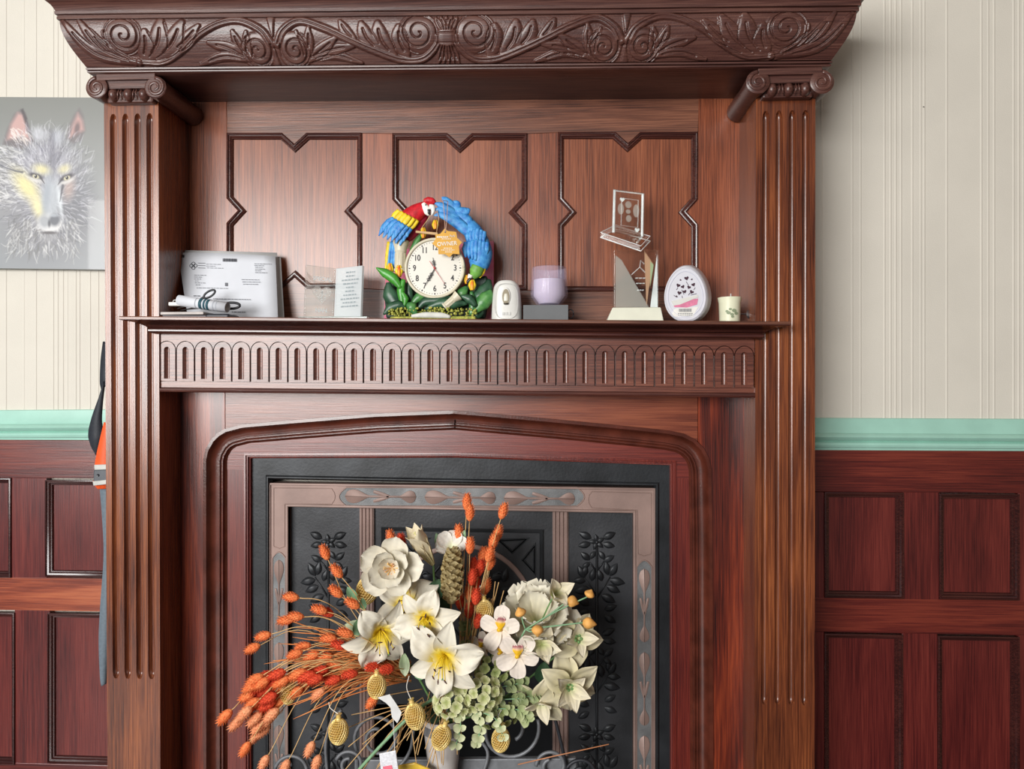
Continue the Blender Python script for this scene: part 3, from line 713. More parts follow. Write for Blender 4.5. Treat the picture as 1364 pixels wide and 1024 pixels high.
# relief foliage: almond leaves share one mesh
def leaf_mesh(name, m):
    V = []; Fc = []; N = 9; K = 7
    for i in range(N):
        t = i/(N-1); w = .5*math.sin(math.pi*t**.85)**.9*.46 if 0 < t < 1 else 0.0
        for k in range(K):
            s = -1+2*k/(K-1); hh = (1-s*s)*.16*math.sin(math.pi*min(max(t, .04), .96)) - (.05 if k == K//2 else 0)*math.sin(math.pi*t)
            V.append(Vector((t, -hh-.01, s*w)))
    Fc = [(i*K+k, i*K+k+1, (i+1)*K+k+1, (i+1)*K+k) for i in range(N-1) for k in range(K-1)]
    me = bpy.data.meshes.new(name); me.from_pydata([tuple(v) for v in V], [], Fc); me.materials.append(m)
    for p in me.polygons: p.use_smooth = True
    return me
LEAFM = leaf_mesh('relief_leaf', IRON)
def rleaf(px, py, ang, L, parent, Y, name='relief_leaf'):
    o = bpy.data.objects.new(name, LEAFM); COL.objects.link(o); q = P(px, py, Y)
    s = L*mpp(px, Y); o.matrix_basis = Matrix.Translation(q) @ Matrix.Rotation(-math.radians(ang), 4, 'Y') @ Matrix.Diagonal((s*1.12, s*1.2, s*1.35, 1))
    parent_to(o, parent)
def foliage_panel(par, xc, ytop, mir):
    Y = YP
    q0, q1 = P(xc, ytop-8, Y), P(xc, 1300, Y)
    obj('relief_stem', *loft([(q0.x, Y, q0.z), (q0.x, Y, max(.1, q1.z))], .0028, 8), IRON, par, smooth=True)
    for rep in range(4):
        y0 = ytop+rep*128; mm = mir*(1 if rep % 2 == 0 else -1)
        fx = xc+(0 if rep % 2 == 0 else mm*20)
        for k in range(5): rleaf(fx, y0, 90+72*k+12, 10, par, Y-.002, 'relief_petal')
        c = P(fx, y0, Y-.003); obj('flower_boss', *ball((c.x, Y-.003, c.z), .0042, .004, .0042, 10, 6), IRON, par, smooth=True)
        # (dx, dy, angle, length)
        for dx, dy, an, L in ((-7, -5, 155, 17), (-8, 2, 190, 16), (8, -5, 25, 17), (8, 2, -12, 15), (-2, 12, 235, 12), (3, 12, -55, 13), (-9, 24, 140, 15), (-9, 27, 215, 12), (9, 26, 30, 15),
                              (-16, 48, 118, 17), (-18, 46, 75, 15), (-14, 50, 185, 16), (-7, 52, 80, 16), (-9, 62, 190, 20), (7, 52, 108, 15), (15, 44, 100, 17), (17, 45, 60, 18), (17, 50, -12, 19), (13, 58, -25, 18), (6, 70, -28, 19),
                              (-10, 84, 150, 16), (-10, 92, 200, 16), (10, 90, 20, 16), (10, 98, -30, 16)):
            if mm < 0: dx, an = -dx, 180-an
            rleaf(xc+dx, y0+dy, an, L, par, Y)
        for s, pts in ((1, [(0, 38), (6, 30), (10, 25)]), (-1, [(0, 40), (7, 30), (10, 26)]), (1, [(0, 74), (9, 60), (18, 46)]), (-1, [(0, 72), (9, 58), (17, 47)])):
            obj('relief_twig', *loft([P(xc+s*mm*a, y0+b, Y-.0005) for a, b in pts], [.0022, .0018, .0012], 6), IRON, par, smooth=True)
foliage_panel(pnl, 437.5, 722, -1); foliage_panel(pnr, 795, 722, 1)
# hood: square frame, ring and spandrel triangles
YH = YP+.002
fr = clipz(ppoly([(724, 935), (724, 705), (508, 701.5), (508, 935)], YH))
obj('hood_frame', *sweep(fr, [(0, -.001), (.0, .003), (.0015, .004), (.0075, .0015), (.009, -.001)], front(YH)), IRON, cen, smooth='auto')
q = P(616, 822, YH); rr = 99*mpp(616, YH)
arc = [(q.x+rr*math.cos(math.pi*(k/28*1.24-.12)), q.z+rr*math.sin(math.pi*(k/28*1.24-.12))) for k in range(29)]
obj('hood_ring', *sweep(arc, [(0, -.001), (0, .0035), (.002, .0045), (.008, .0045), (.010, .003), (.010, -.001)], front(YH)), COPR, cen, smooth='auto')
def tri(p):
    pp = ppoly(p, YH); ar = sum(pp[i][0]*pp[(i+1) % 3][1]-pp[(i+1) % 3][0]*pp[i][1] for i in range(3))
    if ar < 0: pp = pp[::-1]
    obj('spandrel_fillet', *sweep(pp, [(0, 0), (.0006, .0018), (.002, .0018), (.0026, 0), (.004, 0), (.0046, .0015), (.006, .0015), (.0066, 0)], front(YH), True), IRON, cen, smooth='auto')
tri([(660, 718), (706, 716), (682, 738)]); tri([(714, 722), (714, 768), (694, 746)])
tri([(574, 716), (526, 714), (550, 737)]); tri([(518, 720), (518, 766), (538, 744)])
for sgn in (1, -1):
    for pts in ([(616, 830), (640, 800), (655, 770), (645, 752)], [(616, 850), (650, 815), (680, 805), (692, 822)], [(652, 778), (664, 762), (674, 770)]):
        obj('hood_branch', *loft(spline([P(616+sgn*(a-616), b, YH-.001) for a, b in pts], 5), .0022, 7), IRON, cen, smooth=True)
    for dx, dy, an, L in ((30, -40, 60, 18), (36, -52, 10, 18), (48, -30, 30, 20), (62, -14, -30, 20), (40, -10, -10, 20), (24, -66, 110, 16), (54, -46, 75, 18)):
        rleaf(616+sgn*dx, 822+dy, an if sgn > 0 else 180-an, L, cen, YH)
# firebox behind the hood
q0, q1 = P(498, 938, YP+.01), P(736, 938, YP+.01)
V, Fc = box(q0.x-.02, q1.x+.02, YP+.013, .5, .02, q0.z+.05)
obj('firebox', V, [f for k, f in enumerate(Fc) if k != 2], SOOT, ins)
HEARTH = plain('dark_hearth_tile', (52, 46, 44), .4, 0, .3, 25)
hz = struct(obj('floor_hearth', *box(XPL-.05, XPR+.05, -.42, YS-.005, .0, .03), HEARTH, bevel=.003)); tag(hz, 'dark hearth slab at the foot of the fireplace')
# ================================================================ things on the mantel shelf
def onshelf(px, Y): x = P(px, 425, Y).x; return Vector((x, Y, zsh(x)))
def quadbox(c4, th):
    """slab from four corner points (in order) with thickness vector"""
    c4 = [Vector(c) for c in c4]; th = Vector(th); V = c4+[c+th for c in c4]
    return V, [(0, 1, 2, 3), (7, 6, 5, 4)]+[(i, i+4, (i+1) % 4+4, (i+1) % 4) for i in range(4)]
def blade(name, pts, w, Y, m, parent, cup=.3, solid=.0008, k=5, K=5, Yoff=None):
    pp = spline([(a, b, 0) for a, b in pts], k); n = len(pp)
    ws = [np.interp(i/(n-1), np.linspace(0, 1, len(w)), w) for i in range(n)]
    yo = [np.interp(i/(n-1), np.linspace(0, 1, len(Yoff)), Yoff) if Yoff else 0 for i in range(n)]
    V = []
    for i, p in enumerate(pp):
        a, b = pp[max(i-1, 0)], pp[min(i+1, n-1)]; d = (b-a); nn = Vector((-d.y, d.x, 0)).normalized()
        for j in range(K):
            s = -1+2*j/(K-1); q = p+nn*(ws[i]*s); r = P(q.x, q.y, Y+yo[i]); mm = mpp(q.x, Y)
            r.y -= cup*ws[i]*mm*(1-s*s); V.append(r)
    Fc = [(i*K+j, i*K+j+1, (i+1)*K+j+1, (i+1)*K+j) for i in range(n-1) for j in range(K-1)]
    return obj(name, V, Fc, m, parent, smooth=True, solid=solid)
def blob(name, pts, w, Y, m, parent, flat=.8, n=14, k=4, Yoff=None):
    pp = spline([(a, b, 0) for a, b in pts], k); N = len(pp)
    ws = [np.interp(i/(N-1), np.linspace(0, 1, len(w)), w) for i in range(N)]
    yo = [np.interp(i/(N-1), np.linspace(0, 1, len(Yoff)), Yoff) if Yoff else 0 for i in range(N)]
    return obj(name, *loft([P(p.x, p.y, Y+y) for p, y in zip(pp, yo)], [max(.0004, x*mpp(p.x, Y)) for x, p in zip(ws, pp)], n, (0, -1, 0), flat), m, parent, smooth=True)
WHITEP = plain('white_paper', (214, 217, 224), .8, 0, .02, 30); OFFP = plain('off_white_paper', (204, 204, 204), .8, 0, .03, 30)
INK = plain('printed_grey_ink', (112, 114, 120), .8, 0, .05); INKD = plain('printed_black_ink', (48, 50, 58), .8, 0, .05)
def sheet(name, label, pix_t, pix_b, Yt, Yb, m, bend=0.0, th=.0006):
    """leaning sheet: top row and bottom row of pixels; bottom rests on the shelf"""
    n = len(pix_t); V = []; R = 9
    for j in range(R):
        t = j/(R-1)
        for a, b in zip(pix_t, pix_b):
            top = P(a[0], a[1], Yt); bot = P(b[0], b[1], Yb); bot.z = zsh(bot.x)+.0004
            q = top.lerp(bot, t); q.x -= bend*math.sin(math.pi*t)*.0; q.y -= bend*math.sin(math.pi*t); V.append(q)
    Fc = [(j*n+i, j*n+i+1, (j+1)*n+i+1, (j+1)*n+i) for j in range(R-1) for i in range(n-1)]
    o = obj(name, V, Fc, m, smooth=True, solid=th); tag(o, label, 'letter', 'papers leaning in the shelf corner'); return o
sheet('folded_paper', 'rearmost white paper showing a narrow strip right of the letter', [(262, 341), (320, 341), (374, 342)], [(262, 424), (320, 424), (379, 424)], .112, .085, OFFP)
sheet('folded_paper', 'white paper whose edge rises just above the front letter', [(240, 333), (300, 334.5), (369, 336.5)], [(255, 424), (310, 424), (373, 424)], .104, .074, OFFP)
lt = sheet('letter', 'white printed letter with logo and address leaning in the corner', [(237, 336.5), (260, 336), (310, 338), (350, 340), (367, 341.5)], [(251, 424), (268, 424), (312, 424), (350, 424), (370.5, 424)], .096, .060, WHITEP)
def on_letter(px, py):
    t = (py-338)/(424-338); Y = .096+(.060-.096)*t; q = P(px, py, Y); q.y -= .0012; return q
def ink_bar(mb, x0, x1, y, h, slope=.03):
    a, b = on_letter(x0, y), on_letter(x1, y+(x1-x0)*slope); c, d = on_letter(x1, y+(x1-x0)*slope+h), on_letter(x0, y+h); mb.add([a, b, c, d], [(0, 1, 2, 3)])
rg = random.Random(5); mb = MB(); md = MB()
def words_line(m_, x0, x1, y, h=.7):
    x = x0
    while x < x1-1:
        w = min(rg.uniform(1.5, 5), x1-x); ink_bar(m_, x, x+w, y+(x-x0)*.02, h, .02); x += w+.9
for y, a, b in ((351.5, 275, 296), (354, 275, 288), (356.5, 276, 298), (351, 339, 362), (353.3, 339, 352), (355.6, 340, 350), (358, 340, 354), (360.3, 340, 348), (362.6, 340, 356), (366, 259, 275), (368.6, 259, 271), (371.2, 259, 270), (373.8, 260, 266), (376.4, 260, 274), (379, 261, 268), (372, 322, 347), (375, 323, 347), (378, 324, 344), (383, 262, 304)): words_line(mb, a, b, y)
words_line(md, 258, 267, 393.5, 1.0); words_line(mb, 284, 334, 397.5, .9); words_line(md, 309, 327, 415, .9); words_line(mb, 308, 315, 419, .8)
for k in range(16): ink_bar(md if k % 3 else mb, 297+k*1.2, 297.7+k*1.2, 344.2+k*.02, 4.2)
ink_bar(md, 241.5, 246, 339.5, 3.6); ink_bar(mb, 300, 303.5, 376.5, 4.5)
for k in range(3): ink_bar(mb, 264, 274, 350+k*3.2, .8)
mb.build('printed_text', INK, lt, kind='stuff'); md.build('printed_heading', INKD, lt, kind='stuff')
# four-lobed knot logo
c = (258, 354)
for dx, dy in ((0, -2.6), (2.6, 0), (0, 2.6), (-2.6, 0)):
    obj('logo_ring', *loft([on_letter(c[0]+dx+2.4*math.cos(a), c[1]+dy+2.4*math.sin(a)) for a in np.linspace(0, 2*math.pi, 9)], .0006, 5), INKD, lt)
# booklets, roll, clip, handles
def booklet(label, x0, x1, Y0, Y1, z, th, m, rot):
    a, b = P(x0, 425, Y0).x, P(x1, 425, Y0).x; zb = zsh((a+b)/2)+z; cx, cy = (a+b)/2, (Y0+Y1)/2; V, Fc = box(a, b, Y0, Y1, zb, zb+th)
    R = Matrix.Rotation(math.radians(rot), 3, 'Z'); V = [R @ (v-Vector((cx, cy, zb)))+Vector((cx, cy, zb)) for v in V]
    o = obj('booklet', V, Fc, m, bevel=.0012); tag(o, label, 'booklet', 'booklets stacked in the shelf corner'); return o
booklet('grey booklet at the bottom of the corner stack', 216, 274, -.012, .045, .0003, .0065, plain('grey_cover', (120, 116, 120), .5), 3)
booklet('beige booklet on top of the corner stack', 213.5, 272, -.020, .035, .0072, .0055, plain('beige_cover', (190, 182, 178), .5), -2)
o = obj('wallet', *box(P(274, 425, -.01).x, P(305, 425, -.01).x, -.012, .04, zsh(-.6)+.0004, zsh(-.6)+.011), plain('dark_leather', (38, 40, 50), .45), bevel=.003); tag(o, 'dark flat wallet lying under the paper roll', 'wallet')
# roll of leaflets held with a teal band
r0, r1 = P(238.5, 400, .0), P(303, 409.5, -.012)
rl = thing('paper_roll', 'rolled white leaflet with a dark teal band lying on booklets', 'roll', (r0+r1)/2)
rr = 7.0*mpp(270, 0); ax = (r1-r0).normalized()
V, Fc = loft([r0, r1], [rr, rr*.93], 20, caps=False); obj('leaflet', V, Fc, WHITEP, rl, smooth=True, solid=.0008)
obj('inner_turn', *loft([r0+ax*.001, r1-ax*.001], [rr*.6, rr*.56], 16, caps=False), OFFP, rl, smooth=True, solid=.0008)
TEAL = plain('teal_print', (44, 84, 96), .5)
for a, b in ((.46, .52), (.55, .59), (.61, .66)): obj('teal_band', *loft([r0.lerp(r1, a), r0.lerp(r1, b)], rr*1.03, 20, caps=False), TEAL, rl, smooth=True, solid=.0004)
PRN = plain('pale_print', (168, 172, 180), .7)
for a in (.12, .17, .26, .33, .38, .74, .8): obj('printed_column', *[(V, F_) for V, F_ in [loft([r0.lerp(r1, a), r0.lerp(r1, a+.025)], rr*1.012, 20, caps=False)]][0], PRN, rl, smooth=True)
BLK = plain('black_plastic', (26, 28, 34), .3, 0, .1)
sc = thing('scissors', 'black looped scissor handles sticking out behind the paper roll', 'scissors', P(290, 405, .02))
def loop(cx, cy, a, b, rot, Y): return [P(cx+a*math.cos(t)*math.cos(rot)-b*math.sin(t)*math.sin(rot), cy+a*math.cos(t)*math.sin(rot)+b*math.sin(t)*math.cos(rot), Y) for t in np.linspace(0, 2*math.pi, 25)]
obj('handle', *loft(loop(279, 391.5, 8.5, 3.6, -.55, .03), .0022, 8), BLK, sc, smooth=True)
obj('handle', *loft(loop(308, 407, 11.5, 4.0, -.02, .01), .0026, 8), BLK, sc, smooth=True)
obj('blade', *loft([P(272, 396, .03), P(255, 405, .03), P(236, 411, .03)], [.003, .003, .0006], 8, flat=.4), plain('steel', (150, 152, 155), .25, .9), sc, smooth=True)
obj('blade', *loft([P(297, 407, .01), P(270, 409, .016), P(240, 413, .02)], [.003, .003, .0006], 8, flat=.4), bpy.data.materials['steel'], sc, smooth=True)
wc = thing('plastic_clip', 'small white plastic clip with a loop left of the paper roll', 'clip', P(235, 406, .0))
WPL = plain('white_plastic', (220, 219, 214), .35, 0, .03)
a_, b_ = P(226, 402.5, .0), P(245, 407.5, .0)
obj('body', *box(a_.x, b_.x, -.006, .008, b_.z, a_.z), WPL, wc, bevel=.0018)
obj('loop', *loft(loop(233, 401.5, 2.4, 2.0, 0, .0), .0008, 6), WPL, wc, smooth=True)
# ---- etched glass book "SPECIAL NAN"
GL = glass('clear_glass', clear=.72); GF = frost('frosted_glass', (226, 232, 234), .62, .3)
ETCH = plain('etched_white', (232, 236, 236), .7, 0, .03); GEDGE = plain('glass_edge', (214, 232, 226), .15, 0, .05)
ETCHF = plain('etched_grey', (150, 160, 164), .7, 0, .03)
gp = thing('glass_plaque', 'open-book glass plaque etched SPECIAL NAN on a glass base', 'plaque', onshelf(443, .05))
zb = zsh(gp.location.x)
A = P(396.5, 424, .010).x; B = P(489, 424, .010).x
obj('base', *box(A, B, .010, .085, zb+.0005, zb+.0085), plain('pale_glass', (206, 222, 216), .08, 0, .04, trans=.45), gp, bevel=.0012)
zc_ = zb+.009
def pane(x0, y0, Y0, x1, y1, Y1, xb0, xb1, m, nm):
    t0, t1 = P(x0, y0, Y0), P(x1, y1, Y1); b0 = Vector((P(xb0, 416, Y0).x, Y0, zc_)); b1 = Vector((P(xb1, 416, Y1).x, Y1, zc_))
    n_ = (t1-t0).cross(b0-t0).normalized()
    if n_.y < 0: n_ = -n_
    return obj(nm, *quadbox([b0, b1, t1, t0], n_*.006), m, gp, bevel=.0006, seg=1), (b0, b1, t1, t0), n_
p1, q1, n1 = pane(408.5, 352.5, .028, 447.5, 357.5, .070, 405.5, 444.5, GL, 'clear_page')
p2, q2, n2 = pane(447.5, 357.5, .070, 482.5, 353.5, .030, 444.5, 480, GF, 'frosted_page')
def on_q(q, n_, u, v, off=.0006): return (q[0].lerp(q[1], u)).lerp(q[3].lerp(q[2], u), v)-n_*off
for s_, v_, sz in (('SPECIAL', .76, .0105), ('NAN', .15, .0105)):
    d = (q1[1]-q1[0]).normalized(); loc = on_q(q1, n1, .55, v_)
    M = Matrix((d, (q1[3]-q1[0]).normalized(), -n1)).transposed().to_euler()
    text('etched_word', s_, sz*1.08, loc, ETCH, p1, M, ext=.0002, bold=.00018)
hv = [on_q(q1, n1, .55+.33*(math.sin(t)**3), .47+.20*((13*math.cos(t)-5*math.cos(2*t)-2*math.cos(3*t)-math.cos(4*t))/16)) for t in np.linspace(0, 2*math.pi, 41)[:-1]]
HEART = frost('etched_heart', (226, 222, 216), .4)
obj('etched_heart', hv, [tuple(range(40))], HEART, p1)
hb = MB()
for k in range(60):
    t = rg.uniform(0, 6.28); f = rg.uniform(0, .92); u = .55+.33*f*math.sin(t)**3; v = .47+.20*f*((13*math.cos(t)-5*math.cos(2*t)-2*math.cos(3*t)-math.cos(4*t))/16)
    hb.add([on_q(q1, n1, u+a, v+b, .0009) for a, b in ((-.02, -.004), (.02, -.004), (.02, .006), (-.02, .006))], [(0, 1, 2, 3)])
hb.build('etched_verse', ETCH, p1, kind='stuff')
tb = MB()
for k in range(10):
    w = rg.uniform(.15, .36); v = .88-k*.074
    x = .58-w
    while x < .58+w: ww = rg.uniform(.04, .12); tb.add([on_q(q2, n2, a, b) for a, b in ((x, v), (min(x+ww, .58+w), v), (min(x+ww, .58+w), v+.028), (x, v+.028))], [(0, 1, 2, 3)]); x += ww+.03
tb.build('etched_verse', ETCHF, p2, kind='stuff')
# ---- canvas behind the clock
cv = [P(507, 336, .095), P(657, 320, .095)]
V = [Vector((P(511, 340, .09).x, .09, zsh(-.3)+.0005)), Vector((P(657, 330, .09).x, .09, zsh(-.1)+.0005)), P(657.5, 320.5, .108), P(514, 334, .108)]
me_n = plain('pink_orange_canvas', (232, 160, 168), .7, 0, .1, 18, col2=(244, 190, 150)); ramp = [n for n in me_n.node_tree.nodes if n.type == 'VALTORGB'][0]; e = ramp.color_ramp.elements.new(.5); e.color = lin((234, 120, 160))
o = obj('canvas_print', *quadbox(V, (0, .010, .002)), me_n, bevel=.001); tag(o, 'pink and orange canvas standing behind the parrot clock', 'picture')
# ---- parrot clock
YCK = .045
ck = thing('parrot_clock', 'mantel clock with red and blue resin macaws around a cream dial', 'clock', onshelf(582, YCK))
CREAM = plain('cream_resin', (214, 206, 182), .35, 0, .04); DIAL = plain('dial_white', (218, 214, 202), .35, 0, .02); DINK = plain('dial_ink', (60, 58, 60), .6)
RED = plain('macaw_red', (206, 34, 46), .45, 0, .25, 140, .5, 420); BLUE = plain('macaw_blue', (40, 116, 196), .45, 0, .3, 110, .6, 380, col2=(86, 168, 226)); YEL = plain('macaw_yellow', (244, 206, 40), .45, 0, .2, 120)
GRN = plain('leaf_green', (46, 106, 58), .3, 0, .35, 60, col2=(92, 148, 78)); DGR = plain('dark_leaf_green', (30, 62, 44), .32, 0, .35, 50, col2=(62, 100, 74)); LGR = plain('bright_leaf_green', (70, 150, 52), .3, 0, .2, 60)
WHT = plain('macaw_white', (240, 238, 230), .4); ORG = plain('tulip_orange', (232, 96, 40), .4, 0, .3, 90, col2=(246, 190, 48)); MOSS = plain('moss', (120, 134, 58), .8, 0, .4, 260, col2=(206, 200, 96)); BEAK = plain('beak_black', (40, 40, 44), .3); STONE = plain('stone_white', (214, 214, 206), .6, 0, .08, 90)
fc = (579.2, 357.2); fq = P(*fc, YCK-.012); m1 = mpp(579, YCK-.012)
dial = obj('dial', *lathe([(37*m1, 0), (36.5*m1, -.0004)], 48, (fq.x, YCK-.012, fq.z), (0, 1, 0)), DIAL, ck)
obj('clock_body', *lathe([(38*m1, .0005), (40*m1, .004), (40*m1, .03)], 48, (fq.x, YCK-.012, fq.z), (0, 1, 0)), CREAM, ck, smooth='auto')
pf_ = [(fq.x+math.cos(t)*38.6*m1, fq.z+math.sin(t)*38.6*m1) for t in np.linspace(0, 2*math.pi, 57)[:-1]]
obj('bezel', *loft([(x, YCK-.013, z) for x, z in pf_+pf_[:1]], .0030, 10), CREAM, ck, smooth=True)
for h in range(1, 13):
    a = math.radians(90-30*h); text('numeral', str(h), .0165 if h != 12 else .0150, (fq.x+27.3*m1*math.cos(a), YCK-.0132, fq.z+27.3*m1*math.sin(a)), DINK, dial, ext=.0001, sx=.78, bold=.00022)
tk = MB()
for k in range(60):
    a = math.radians(6*k); r0_, r1_, w_ = (33.0, 35.2, .0011) if k % 5 == 0 else (33.6, 35, .0004)
    d = Vector((math.cos(a), 0, math.sin(a))); s = Vector((-d.z, 0, d.x)); c_ = Vector((fq.x, YCK-.0130, fq.z))
    tk.add([c_+d*(r0_*m1)-s*w_, c_+d*(r1_*m1)-s*w_, c_+d*(r1_*m1)+s*w_, c_+d*(r0_*m1)+s*w_], [(0, 1, 2, 3)])
tk.build('minute_marks', DINK, dial, kind='stuff')
def hand(name, tip, back, w, m, Y, ornate=False):
    a, b = P(*back, Y), P(*tip, Y); obj(name, *loft([a, a.lerp(b, .5), b], [w, w, w*.5], 6, flat=.4), m, dial)
    if ornate:
        d = (b-a); s = Vector((-d.z, 0, d.x)).normalized()
        for t in (.35, .5, .65):
            for sg in (-1, 1): obj(name+'_curl', *loft([a+d*(t-.09), a+d*t+s*sg*.0032, a+d*(t+.09)], w*.75, 6, flat=.4), m, dial)
RDH = plain('hand_red', (196, 70, 72), .4)
hand('hour_hand', (576.5, 343), fc, .0008, DINK, YCK-.0145, True); hand('minute_hand', (566, 380), fc, .0010, DINK, YCK-.0155, True); hand('second_hand', (592.5, 378.5), (572, 347.5), .0006, RDH, YCK-.0165)
obj('hand_cap', *ball((fq.x, YCK-.0165, fq.z), .0022, .0012, .0022, 10, 6), RDH, dial, smooth=True)
# scarlet macaw perched over the upper left
rb = blob('red_macaw', [(575, 270), (567, 276), (556, 283), (545, 292), (534, 304), (524, 318)], [6, 8.5, 12, 14, 13, 7], YCK, RED, ck, .8)
blob('belly', [(566, 285), (556, 300), (544, 314), (532, 322)], [6, 9, 8, 4], YCK+.006, plain('macaw_crimson', (150, 22, 52), .5), rb, .7)
blob('cap', [(565, 268.5), (570, 266.8), (576, 268), (579, 271)], [3, 4.6, 4.4, 2.5], YCK-.006, RED, rb, .9)
blob('face_patch', [(563.5, 270.5), (566.5, 276), (569.5, 283), (571, 287)], [2.4, 4.6, 4.4, 1.5], YCK-.009, WHT, rb, .7)
blob('beak', [(572, 275.5), (576, 276), (577, 281), (574.8, 287)], [3.4, 3.8, 2.6, .5], YCK-.011, WHT, rb, .8)
blob('lower_beak', [(570.5, 279), (571.5, 283), (573, 286)], [2.2, 2.4, .8], YCK-.0115, BEAK, rb, .7)
blob('eye', [(566.5, 272.6), (567.8, 273)], [1.0, 1.0], YCK-.0128, BEAK, rb, .7)
for k in range(6):
    t = k/5; x, y = 527+t*24, 286+t*13
    blade('yellow_feather', [(x+5, y-6), (x-1, y+1), (x-5, y+7)], [3.0, 4.2, 1.6], YCK-.0115-.0075*math.sin(math.pi*t), YEL, rb, .3, .001)
for r, (ln, yo) in enumerate(((27, -.010), (20, -.0115), (13, -.0125))):
    for k in range(6):
        t = k/5; x, y = 524+t*22, 292+t*13
        ex, ey = x-ln*.72+t*6, y+ln*.82
        blade('blue_feather', [(x+1, y-1), ((x+ex)/2-2, (y+ey)/2-1), (ex, ey)], [3.2, 4.6, .6], YCK+yo-.0075*math.sin(math.pi*t)-.0006*k, BLUE, rb, .25, .001)
for x0, x1, m_ in ((521, 516.5, BLUE), (524.5, 520.5, BLUE), (527, 524, BLUE), (518.5, 513.5, YEL)):
    blade('tail_feather', [(x0, 322), ((x0+x1)/2, 340), (x1, 362)], [2.6, 2.6, 1.2], YCK+.004, m_, rb, .4, .001)
# blue macaw, tail over the top and head down on the right
bbm = blob('blue_macaw', [(622, 292), (629, 306), (636, 322), (640, 338), (638, 352), (634, 362)], [6, 12, 15.5, 16.5, 14, 8], YCK, BLUE, ck, .75)
for k, (tipx, tipy) in enumerate(((588.5, 262.5), (604, 267.5), (618, 277), (578, 270), (577, 279), (578, 287))):
    blade('tail_feather', [(627, 305), (622, 295-k*.5), (608, 283+(k-2)*1.7), (tipx+5, tipy+4), (tipx, tipy)] if k < 3 else [(625, 312), (616, 302), (602, 288+(k-4)*4), (588, 280+(k-4)*6), (tipx, tipy)], [5, 7.5, 7.0, 4.6, .4], YCK-.004-.001*k, BLUE, bbm, .25, .0012)
for k in range(7):
    x = 619+k*4.6
    blade('wing_feather', [(x+2, 318+abs(k-3)*1.5), (x+1, 332), (x+1.5-k*.3, 348-abs(k-3.5)*1.5)], [3.0, 4.6, 1.0], YCK-.0150+abs(k-3)*.0016-.0004*k, BLUE, bbm, .5, .001)
for k in range(6):
    x = 620+k*4.2
    blade('wing_feather', [(x+4, 304+abs(k-3)*2), (x+3, 314), (x+3, 324)], [2.8, 4.4, 1.0], YCK-.0150+abs(k-3)*.0016-.0004*k, BLUE, bbm, .5, .001)
blob('head', [(637, 355), (633.5, 363), (629, 370)], [9, 9, 4], YCK-.008, plain('macaw_green', (112, 168, 74), .45, 0, .2, 120), bbm, .8)
blob('face_patch', [(627, 366), (624.5, 371)], [3.6, 2.2], YCK-.014, WHT, bbm, .7); blob('beak', [(627, 371), (623.5, 375), (622.5, 378.5)], [2.6, 2.4, .5], YCK-.015, BEAK, bbm, .8)
blade('yellow_feather', [(646, 352), (643, 362), (639, 370)], [2, 3, .8], YCK-.006, YEL, bbm, .4, .001)
# perch held in the beak
TAN = plain('tan_wood', (214, 178, 132), .6)
obj('perch', *loft([P(554, 308.6, YCK-.012), P(583, 311.5, YCK-.012)], [.0024, .0028], 8), TAN, ck)
for a_, b_ in (((573.5, 287), (560, 306)), ((582, 279), (584.5, 290)), ((584.5, 290), (581.5, 310))): obj('perch_cord', *loft([P(*a_, YCK-.013), P(*b_, YCK-.013)], .0006, 5), TAN, ck)
# broken columns, tulips, leaves, moss
def column(px0, px1, w, name, Y, m=CREAM):
    a, b = P(*px0, Y), P(*px1, Y); ax_ = (b-a); L = ax_.length; w = w*mpp(px0[0], Y)
    o = obj(name, *lathe([(w*1.2, 0), (w*1.2, L*.08), (w, L*.12), (w, L*.62), (w*1.15, L*.66), (w*1.1, L*.72), (w*1.45, L*.92), (w*1.5, L)], 16, a, ax_), m, ck, smooth='auto')
    for k in range(10):
        t = 2*math.pi*k/10; u = ax_.normalized().orthogonal().normalized(); s = ax_.normalized().cross(u); d = u*math.cos(t)+s*math.sin(t)
        obj('column_flute', *loft([a+ax_*.14+d*w, a+ax_*.6+d*w], .0007, 5), m, o)
column((533, 362), (534, 321), 7.2, 'column', YCK+.002)
column((592, 409), (611, 393), 5.0, 'fallen_column', YCK-.014)
def tulip(x, y, h, w, Y, tilt=0):
    for k, dx in enumerate((-.55, .55, 0)):
        blade('tulip_petal', [(x+dx*w*.3, y+h*.5), (x+dx*w, y), (x+dx*w*.7+tilt, y-h*.5)], [w*.35, w*.6, w*.12], Y-(.002 if k == 2 else 0), ORG if k == 2 else YEL, ck, .6, .001)
for x, y, h, w, Y_ in ((519.5, 358, 15, 4, YCK-.004), (531.5, 361, 16, 4.6, YCK-.008), (629, 379.5, 14, 4.6, YCK-.016), (622, 372, 12, 3.6, YCK-.006), (580, 299, 12, 4.0, YCK), (564, 310, 14, 3.6, YCK-.004)): tulip(x, y, h, w, Y_)
